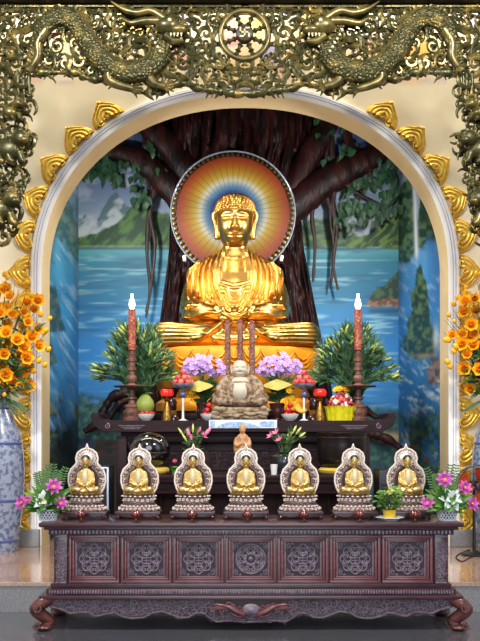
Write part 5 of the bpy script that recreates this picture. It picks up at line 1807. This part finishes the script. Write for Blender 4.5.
b1 = bowl(146, d, 'white bowl of small apples under the green pomelo')
for k in range(9):
    a = 2 * PI * k / 9
    apple(Vector(b1.location) + Vector((.077 * math.cos(a), .077 * math.sin(a), .092)), rf, 'small red apple ringing the white bowl under the pomelo', 'little apples under the pomelo', True, .66)
pm = thing('pomelo', 'large green pear-shaped pomelo on the white bowl by the left candlestick', 'fruit', Vector(b1.location) + Vector((-.01, 0, .03)))
mb = MB(); mb.lathe([(.005, .05), (.05, .052), (.092, .10), (.108, .15), (.098, .2), (.066, .25), (.036, .28), (.006, .284)], seg=32); mb.build('fruit', M['pomelo'], pm)
mb = MB(); mb.tube([(0, 0, .28), (.006, 0, .3)], .006, 6); mb.leaf((0, 0, .285), (1, -.3, .3), .09, .035, (0, -1, 1)); mb.build('stem', M['stem'], pm)
for cx, wh, mango in ((209, 'left', False), (290, 'right', True)):
    dd = 10.62 if mango else 10.58
    b2 = bowl(cx, dd, 'white bowl of red apples beside the %s purple bouquet vase' % wh)
    for k, (x, y, z_) in enumerate(((-.045, -.03, .075), (.045, -.03, .075), (0, .045, .075), (-.02, .005, .128), (.0, -.01, .185))):
        apple(Vector(b2.location) + Vector((x, y, z_)), rf, 'deep red apple in the white bowl beside the %s purple bouquet' % wh, 'deep red apples by the %s bouquet' % wh, True, .85)
    if mango:
        for k in range(3):
            mb = MB(); mb.tube(smooth_path([(-.07, 0, .03), (-.03, -.005, .0), (.03, -.005, 0), (.075, 0, .035)], 4), lerp_list([.008, .02, .024, .02, .006], 13), 10)
            o = mb.build('banana', M['mango'], None, Vector(b2.location) + Vector((.105 + .012 * k, -.045 + .04 * k, .125 + .012 * k)), rot=(0, .5, .3 * k))
            tag(o, 'yellow-orange banana lying over the rim of the right white fruit bowl', 'fruit', 'bananas on the right bowl')
# yellow wrapped basket of sweets
d = 10.6; U_ = d / F
t = thing('gift_basket', 'bright yellow wrapped basket heaped with little sweets and a flower, by the right candlestick', 'basket', (P(341, 0, d).x, d - D0, ZT2))
mb = MB(); mb.lathe([(.03, 0), (13.2 * U_, 0), (14.2 * U_, 6 * U_), (15.6 * U_, 13 * U_), (17 * U_, 15 * U_), (15 * U_, 14 * U_), (13 * U_, 8 * U_), (.02, 7 * U_)], seg=64, sy=.7, rip=.035, nrip=16); mb.build('pleated_wrapper', M['wrap'], t)
sw = MB(); sw.ball((0, 0, 0), (.021, .021, .016), 10, 7); 
cols = [C(196, 40, 50), C(236, 232, 220), C(150, 40, 70), C(230, 214, 180), C(214, 96, 90)]
swm = []
for i, c in enumerate(cols):
    q = MB(); q.ball((0, 0, 0), (.022, .022, .017), 10, 7); swm.append(q.mesh('sweet', mat('sweet_wrapper_%s' % ('red', 'white', 'plum', 'cream', 'coral')[i], c, .35)))
for k in range(92):
    a, zf = rf.uniform(0, 2 * PI), rf.random()
    q = (1 - zf) ** .6 * 12.5 * U_ + .012
    link('sweet', swm[k % 5], t, (q * math.cos(a), q * math.sin(a) * .75, 12.5 * U_ + zf * 19 * U_), (rf.uniform(0, 3), rf.uniform(0, 3), 0))
mb = MB(); mb.lathe([(.02, 9 * U_), (12.5 * U_, 10 * U_), (9 * U_, 19 * U_), (4 * U_, 28 * U_), (.01, 31 * U_)], seg=24, sy=.72); mb.build('heap', bpy.data.materials['sweet_wrapper_coral'], t)
for k in range(7):
    a = k * 2 * PI / 6
    link('yellow_bloom', YEL, t, (.05 * math.cos(a) * (k < 6), .04 * math.sin(a) * (k < 6) - .02, 31 * U_ + .01 * (k == 6)), face((math.cos(a) * .6, -.7, .8)), 1.25)
# printed card on the table edge
cardm = bpy.data.materials['card_picture_blue'] if 'card_picture_blue' in bpy.data.materials else M['card_blue']
c0 = P(243, 424, DT - .335)
t = thing('printed_card', 'long white and pale blue printed card fixed to the edge of the inner altar', 'card', (c0.x, DT - D0 - .329, c0.z))
mb = MB(); mb.box((0, 0, 0), (.77, .008, .094), bev=.002); mb.build('card', M['paper'], t)
mb = MB(); mb.box((-.345, -.005, 0), (.055, .004, .08)); mb.prism([(-.3, -.04), (-.24, .0), (-.16, .02), (-.08, .03), (.0, .02), (.09, .005), (.15, -.015), (.2, -.04)], -.0065, -.004); mb.box((.27, -.005, .0), (.16, .004, .06)); mb.build('picture', M['card_blue'], t)

# ===================================================== LOWER TIER OBJECTS
def low(cx, d=9.95): return Vector((P(cx, 0, d).x, d - D0, ZL))


UL = 9.95 / F
for cx, r, lab in ((150, 19, 'yellow cushion under the black drum'), (342, 23, 'yellow cushion under the dark bronze bowl')):
    mb = MB(); mb.lathe([(.02, 0), (r * UL * .9, 0), (r * UL, .02), (r * UL * 1.02, .045), (r * UL * .93, .07), (.02, .072)], seg=40, rip=.012, nrip=20)
    tag(mb.build('cushion', M['cushion'], None, low(cx)), lab, 'cushion', 'yellow cushions on the low table')
t = thing('wooden_fish_drum', 'glossy black rounded drum on a yellow cushion, behind the second small Buddha', 'drum', low(150) + Vector((0, 0, .06)))
mb = MB(); mb.ball((0, 0, .2), (20.5 * UL, .22, 17.5 * UL), 40, 28)
mb.build('body', M['black_gloss'], t)
mb = MB(); mb.tube([(.185 * math.cos(a), -.02 - .21 * math.sqrt(max(0, 1 - (math.cos(a) * .185 / .2217) ** 2)), .17) for a in [PI * k / 24 for k in range(25)]], .008, 6); mb.build('sound_slit', M['black'], t)
t = thing('bronze_bowl', 'large dark bronze singing bowl on a yellow cushion, below the inner altar edge', 'bowl', low(342) + Vector((0, 0, .071)))
mb = MB(); mb.lathe([(.02, 0), (.16, .002), (.24, .03), (.268, .1), (.272, .25), (.27, .36), (.276, .372), (.262, .375), (.256, .355), (.256, .1), (.2, .04), (.02, .03)], seg=64); mb.build('body', M['dark_bronze'], t)
mb = MB(); mb.lathe([(.273, .318), (.276, .322), (.275, .328), (.271, .33)], seg=64); mb.build('rim_line', M['vase_dark'], t)
# pale wooden standing figure
t = thing('wooden_guanyin_figure', 'small pale wooden standing robed figure rising behind the middle small Buddha', 'statue', low(242.5))
mb = MB()
mb.lathe([(3, 0), (8.5, 0), (9, 4), (7.2, 8), (6.8, 16), (7.6, 24), (6.6, 31), (6.4, 36), (4.6, 39), (2.6, 40), (2.4, 44), (1, 45)], seg=28, sy=.8)
mb.ball((0, -.4, 43.4), (3.1, 3.1, 4.0), 18, 14).ball((0, .8, 45.2), (3.6, 3.5, 4.4), 18, 14).ball((0, .8, 49), (1.8, 1.8, 1.8), 12, 8)
for s in (-1, 1):
    mb.tube(smooth_path([(s * 5.4, 0, 36), (s * 6.8, -1.5, 30), (s * 5, -5, 28), (s * 1.2, -6.4, 31)], 4), lerp_list([2.2, 2.4, 2.0, 1.1], 13), 10)
    mb.ball((s * 6.4, -2, 25), (2.6, 3, 6))
me = remesh(mb, .55, 2)
fo = []
for k in range(4):
    for c in both([(1.2 + k * 1.5, 27 - k), (1.6 + k * 1.4, 14), (1 + k * 1.7, 2)]): fo.append((sp2(c), .45, .5))
fo += [(sp2([(-3, 38), (0, 32), (3, 38)]), .5, .5), ([(0, 43.5), (0, 42.4)], .4, .5), (sp2([(-1.6, 44.2), (-.8, 44.4)]), .3, -.3), (sp2([(.8, 44.4), (1.6, 44.2)]), .3, -.3), ([(-.7, 41.2), (.7, 41.2)], .3, .35)]
carve(me, fo, UL); me.polygons.foreach_set('use_smooth', [True] * len(me.polygons)); me.materials.append(M['pale_wood'])
link('carved_body', me, t)
# small vases with lily stems
PB = MB(); PB.lathe([(.004, 0), (.016, .02), (.022, .05), (.016, .085), (.003, .105)], seg=10, rip=.1, nrip=3); PBM = PB.mesh('pink_bud', M['pink'])
PINK = bloom_mesh('pink_lily', M['pink'], 6, .085, .034, .55, .1, 1)


def small_vase(cx, lab, seed, tips):
    r = random.Random(seed)
    b = low(cx, 9.98)
    v = thing('small_flower_vase', 'small dark vase of lily stems, ' + lab, 'vase', b, 0, 'small dark vases on the low table')
    mb = MB(); mb.lathe([(.04, 0), (.062, 0), (.066, .03), (.092, .1), (.095, .15), (.062, .2), (.05, .215), (.068, .235), (.056, .23), (.04, .2), (.02, .1)], seg=28); mb.build('body', M['vase_green'], v)
    t = thing('small_lily_bouquet', 'pink and green budding lilies in the small vase, ' + lab, 'flowers', b + Vector((0, 0, .19)), 0, 'lily stems in small vases')
    st, lf = MB(), MB()
    for tx, tz, k in tips:
        e = Vector((tx * UL, r.uniform(-.05, .03), (474 - tz) * UL - .19))
        pp = smooth_path([(r.uniform(-.02, .02), 0, -.1), (e.x * .4, e.y, e.z * .5), e], 5)
        st.tube(pp, lerp_list([.006, .004], len(pp)), 5)
        q = (pp[-1] - pp[-3]).normalized()
        if k == 'b': link('bud', PBM, t, e - q * .02, face(q), 1.0)
        elif k == 'g': link('bud', BUDM, t, e - q * .02, face(q), .95)
        else: link('bloom', PINK, t, e, face((q.x * 1.4, -.5, .7)), .82)
        for i in range(3, len(pp), 2):
            lf.leaf(pp[i], (r.uniform(-1, 1), r.uniform(-.8, .2), r.uniform(-.1, .8)), r.uniform(.1, .15), .035, (0, -1, .4), .2)
    st.build('stems', M['stem'], t); lf.build('foliage', M['dark_leaf'], t)


small_vase(193, 'left of the pale wooden figure', 2, [(-11, 434, 'g'), (-7, 440, 'g'), (-4, 436, 'b'), (0, 431, 'g'), (5, 434, 'b'), (9, 437, 'f'), (13, 434, 'b'), (-1, 442, 'b')])
small_vase(284, 'right of the pale wooden figure', 6, [(-12, 437, 'f'), (-7, 434, 'f'), (-4, 441, 'f'), (6, 436, 'g'), (9, 432, 'g'), (13, 433, 'g'), (16, 437, 'g'), (3, 440, 'g')])
# little pink flower in its pot, white cup
t = thing('small_pink_flower_pot', 'tiny pink flower in a little green pot between the second and third small Buddhas', 'flowers', low(175, 9.8))
mb = MB(); mb.lathe([(.02, 0), (.03, 0), (.04, .06), (.044, .066), (.03, .06)], seg=20); mb.build('pot', M['leaf'], t)
mb = MB()
for k in range(9): mb.leaf((0, 0, .06), (math.cos(k * .7), math.sin(k * .7) - .3, .5), .07, .035, (0, 0, 1), .2)
mb.build('foliage', M['leaf'], t); link('bloom', bloom_mesh('pink_bloom', M['pink'], 7, .055, .035, .5, -.2, 2), t, (0, -.01, .12), face((0, -.7, .6)))
mb = MB(); mb.lathe([(.02, 0), (.03, 0), (.034, .05), (.04, .11), (.034, .11), (.02, .02)], seg=24)
tag(mb.build('white_cup', M['white_ware'], None, low(274, 9.75)), 'small white cup right of the middle small Buddha', 'cup')

# black boxes beside the low table
def black_box(x0, x1, top, lab, rim):
    d = 9.35
    a, b = P(x0, 0, d).x, P(x1, 0, d).x
    zt = CH - (top - 430) * d / F - ZP
    t = thing('black_speaker_box', lab, 'speaker', ((a + b) / 2, d - D0 + .2, ZP), 0, 'black boxes beside the low table')
    w_ = (b - a)
    mb = MB(); mb.box((0, 0, zt / 2), (w_, .4, zt), bev=.012); mb.build('cabinet', M['black'], t)
    mb = MB()
    for k in range(18): mb.box((0, -.203, zt * (.08 + .8 * k / 18)), (w_ * .8, .008, .012))
    mb.build('grille', M['black'], t)
    if rim:
        mb = MB()
        mb.box((w_ / 2 - .012, -.205, zt / 2), (.02, .02, zt - .03), bev=.004).box((.0, -.205, zt - .02), (w_ - .03, .02, .018), bev=.004).box((.0, -.205, zt - .095), (w_ - .05, .02, .03), bev=.004)
        mb.build('pale_edge', M['metal_rim'], t)


black_box(76, 109, 466, 'black box with pale metal edges standing between the first and second small Buddhas', True)
black_box(379, 397, 470, 'plain narrow black box behind the plant in the yellow pot', False)

# ==================================================== FRONT ALTAR, SIDE PIECES
LIL = bloom_mesh('magenta_lily', M['magenta'], 8, .078, .036, .8, .12, 2)
WLI = bloom_mesh('white_lily', M['white_petal'], 6, .098, .056, .85, .22, 2)
hb = MB(); hb.ball((0, 0, .012), (.012, .012, .01), 10, 8); HBM = hb.mesh('lily_heart', M['yellow_petal'])


def basket(cx, lab, fl, seed, mir):
    d = 7.52; U_ = d / F
    r = random.Random(seed)
    t = thing('flower_basket', lab, 'flower basket', (P(cx, 0, d).x, d - D0, ZA), 0, 'flower baskets on the altar ends')
    mb = MB(); mb.lathe([(.02, .0), (.062, .0), (.064, .006), (.082, .085), (.074, .085), (.02, .07)], seg=32); mb.build('liner', M['porcelain_blue'], t)
    mb = MB()
    for k in range(18):
        for s in (-1, 1):
            mb.tube([((.066 + .02 * q) * math.cos(2 * PI * k / 18 + s * q * .7), (.066 + .02 * q) * math.sin(2 * PI * k / 18 + s * q * .7), .006 + q * .08) for q in (0, .25, .5, .75, 1)], .0042, 5)
    for z_, q in ((.004, .068), (.088, .09)): mb.tube([(q * math.cos(2 * PI * i / 40), q * math.sin(2 * PI * i / 40), z_) for i in range(40)], .006, 6, True)
    mb.build('lattice', M['white_ware'], t)
    lf, fe, st = MB(), MB(), MB()
    for k in range(110):
        a = r.uniform(0, 2 * PI); el = r.uniform(-.1, 1.5)
        b = Vector((r.uniform(-.06, .06), r.uniform(-.06, .04), .09 + r.uniform(0, .05)))
        lf.leaf(b, (math.cos(a) * 1.1, -abs(math.sin(a)) * .8, el), r.uniform(.13, .21), r.uniform(.04, .06), (0, -1, .6), r.uniform(0, .35), 5, .15)
    for k in range(11):
        a = (k - 5) * .075 + r.uniform(-.05, .05) - (.0 if not mir else .08)
        dr = Vector((math.sin(a), .05, math.cos(a)))
        L = r.uniform(.26, .38)
        for i in range(3, 16):
            p = Vector((0, .03, .1)) + dr * L * i / 16
            for s in (-1, 1):
                fe.leaf(p, Vector((dr.z * s, -.2, -dr.x * s + .5)), .08 * (1 - .75 * i / 16) + .012, .017, (0, -1, .2), .2, 3, .1)
        fe.tube([Vector((0, .03, .1)), Vector((0, .03, .1)) + dr * L], [.003, .0015], 4)
    for k, x, y, s in fl:
        e = Vector(((x - cx) * U_, -.07 - r.uniform(0, .03), (521 - y) * U_))
        st.tube(smooth_path([(0, 0, .07), (e.x * .5, -.03, e.z * .6 + .03), e + Vector((0, .012, 0))], 4), .004, 5)
        f = link('white_lily' if k == 'w' else 'magenta_lily', WLI if k == 'w' else LIL, t, e, face((e.x * 3, -1, .45), r.uniform(0, 1)), s)
        link('lily_heart', HBM, f)
    lf.build('foliage', M['leaf'], t); fe.build('fern', M['fern'], t); st.build('stems', M['stem'], t)


basket(48, 'white lattice basket of lilies on the left end of the front altar', [('w', 46, 501, 1), ('m', 56, 487, 1.05), ('m', 63, 503, .85), ('m', 25, 503, .95), ('m', 31, 500, .6)], 3, False)
basket(447, 'white lattice basket of lilies on the right end of the front altar', [('w', 449, 500, 1.15), ('m', 442, 480, 1.05), ('m', 462, 488, .95), ('m', 469, 504, .95), ('m', 426, 503, .9)], 5, True)

d = 7.5; U_ = d / F
pl = MB(); pl.lathe([(.02, .0), (.07, .0), (.075, .006), (.118, .026), (.115, .031), (.07, .012), (.02, .011)], seg=6)
pl = tag(pl.build('white_plate', M['white_ware'], None, (P(390, 0, d).x, d - D0, ZA)), 'white angular plate under the yellow pot on the front altar', 'plate')
t = thing('potted_plant', 'leafy green plant in a yellow pot on a white plate, right on the front altar', 'plant', (P(389.5, 0, d).x, d - D0, ZA + .012))
mb = MB(); mb.lathe([(.02, .0), (.043, .0), (.054, .062), (.058, .066), (.058, .076), (.048, .076), (.02, .06)], seg=32); mb.build('pot', M['yellow_pot'], t)
lf = MB(); r = random.Random(6)
for k in range(120):
    a, el = r.uniform(0, 2 * PI), r.uniform(0, 1)
    h = r.uniform(.07, .24)
    q = .085 * math.sin(min(1, (h - .05) / .1) * PI / 2) * r.uniform(.2, 1)
    lf.leaf((q * math.cos(a), q * math.sin(a), h), (math.cos(a), math.sin(a) - .2, r.uniform(-.1, .9)), r.uniform(.04, .065), r.uniform(.03, .042), (0, -.5, 1), r.uniform(-.1, .4), 4, .1, .6)
lf.build('foliage', M['leaf'], t)
lf = MB()
for k in range(26):
    a = r.uniform(0, 2 * PI); q = r.uniform(0, .085)
    lf.ball((q * math.cos(a), q * math.sin(a) - .02, .235 + r.uniform(-.03, .02) - q * .3), .009, 7, 5)
lf.build('bud_cluster', M['lily_bud'], t)
mb = MB()
for k in range(8): mb.tube([(0, 0, .06), (.04 * math.cos(k), .04 * math.sin(k), .2)], .004, 5)
mb.build('stems', M['stem'], t)

# =============================================================== FLOOR FAN
d = 9.75; U_ = d / F
t = thing('floor_fan', 'black caged floor fan with orange blades standing at the right edge', 'fan', (P(477, 0, d).x, d - D0, ZP))
hz = CH - (486 - 430) * U_ - ZP
RF = 20.5 * U_
mb = MB()
for yy, q in ((-.05, 1), (.05, 1), (0, 1.02)): mb.tube([(RF * q * math.cos(2 * PI * i / 48), yy, hz + RF * q * math.sin(2 * PI * i / 48)) for i in range(48)], .0065, 6, True)
for k in range(48):
    a = 2 * PI * k / 48
    c_, s_ = math.cos(a), math.sin(a)
    for s in (-1, 1): mb.tube([(.035 * c_, s * .085, hz + .035 * s_), (RF * .7 * c_, s * .08, hz + RF * .7 * s_), (RF * c_, s * .045, hz + RF * s_)], .0013, 4)
for s in (-1, 1): mb.lathe([(.001, 0), (.038, 0), (.04, .006), (.03, .012), (.001, .014)], (0, 0, 0), 24) if False else mb.ball((0, s * .09, hz), (.04, .01, .04), 20, 10)
mb.build('cage', M['black'], t)
fb = MB()


def blade(u, v):
    rr_ = .03 + (RF - .05) * v
    a = (u - .5) * (.5 + 1.15 * math.sin(v * PI * .62)) + .35 * v
    return Vector((rr_ * math.sin(a), .028 * (u - .5) * 2, rr_ * math.cos(a)))


fb.grid(blade, 12, 14)
g = bmesh.ops.solidify(fb.bm, geom=fb.bm.faces[:], thickness=.004)
fbm_ = fb.mesh('blade', M['fan_orange'])
for k in range(3): link('blade', fbm_, t, (0, 0, hz), (0, k * 2 * PI / 3 + .35, 0))
mb = MB(); mb.ball((0, 0, hz), (.034, .05, .034), 20, 12); mb.build('hub', M['black'], t)
mb = MB(); mb.box((0, .13, hz), (.1, .14, .1), bev=.03); mb.build('motor', M['black'], t)
mb = MB(); mb.tube([(0, .12, .02), (0, .12, hz * .5), (0, .12, hz)], [.018, .016, .014], 12); mb.build('pole', M['black'], t)
mb = MB(); mb.lathe([(.02, 0), (.15, 0), (.155, .012), (.13, .025), (.03, .04), (.02, .05)], (0, .06, 0), 40); mb.build('base', M['black'], t)
cp = [P(478, 0, 9.8), P(468, 0, 9.5), P(462, 0, 9.3), P(456, 0, 9.6), P(460, 0, 9.9), P(470, 0, 10.2)]
mb = MB(); mb.tube(smooth_path([(c.x, c.y, ZP + .007) for c in cp], 6), .006, 6)
tag(mb.build('power_cable', M['black'], None), 'thin black cable looping on the stone platform by the fan', 'cable')
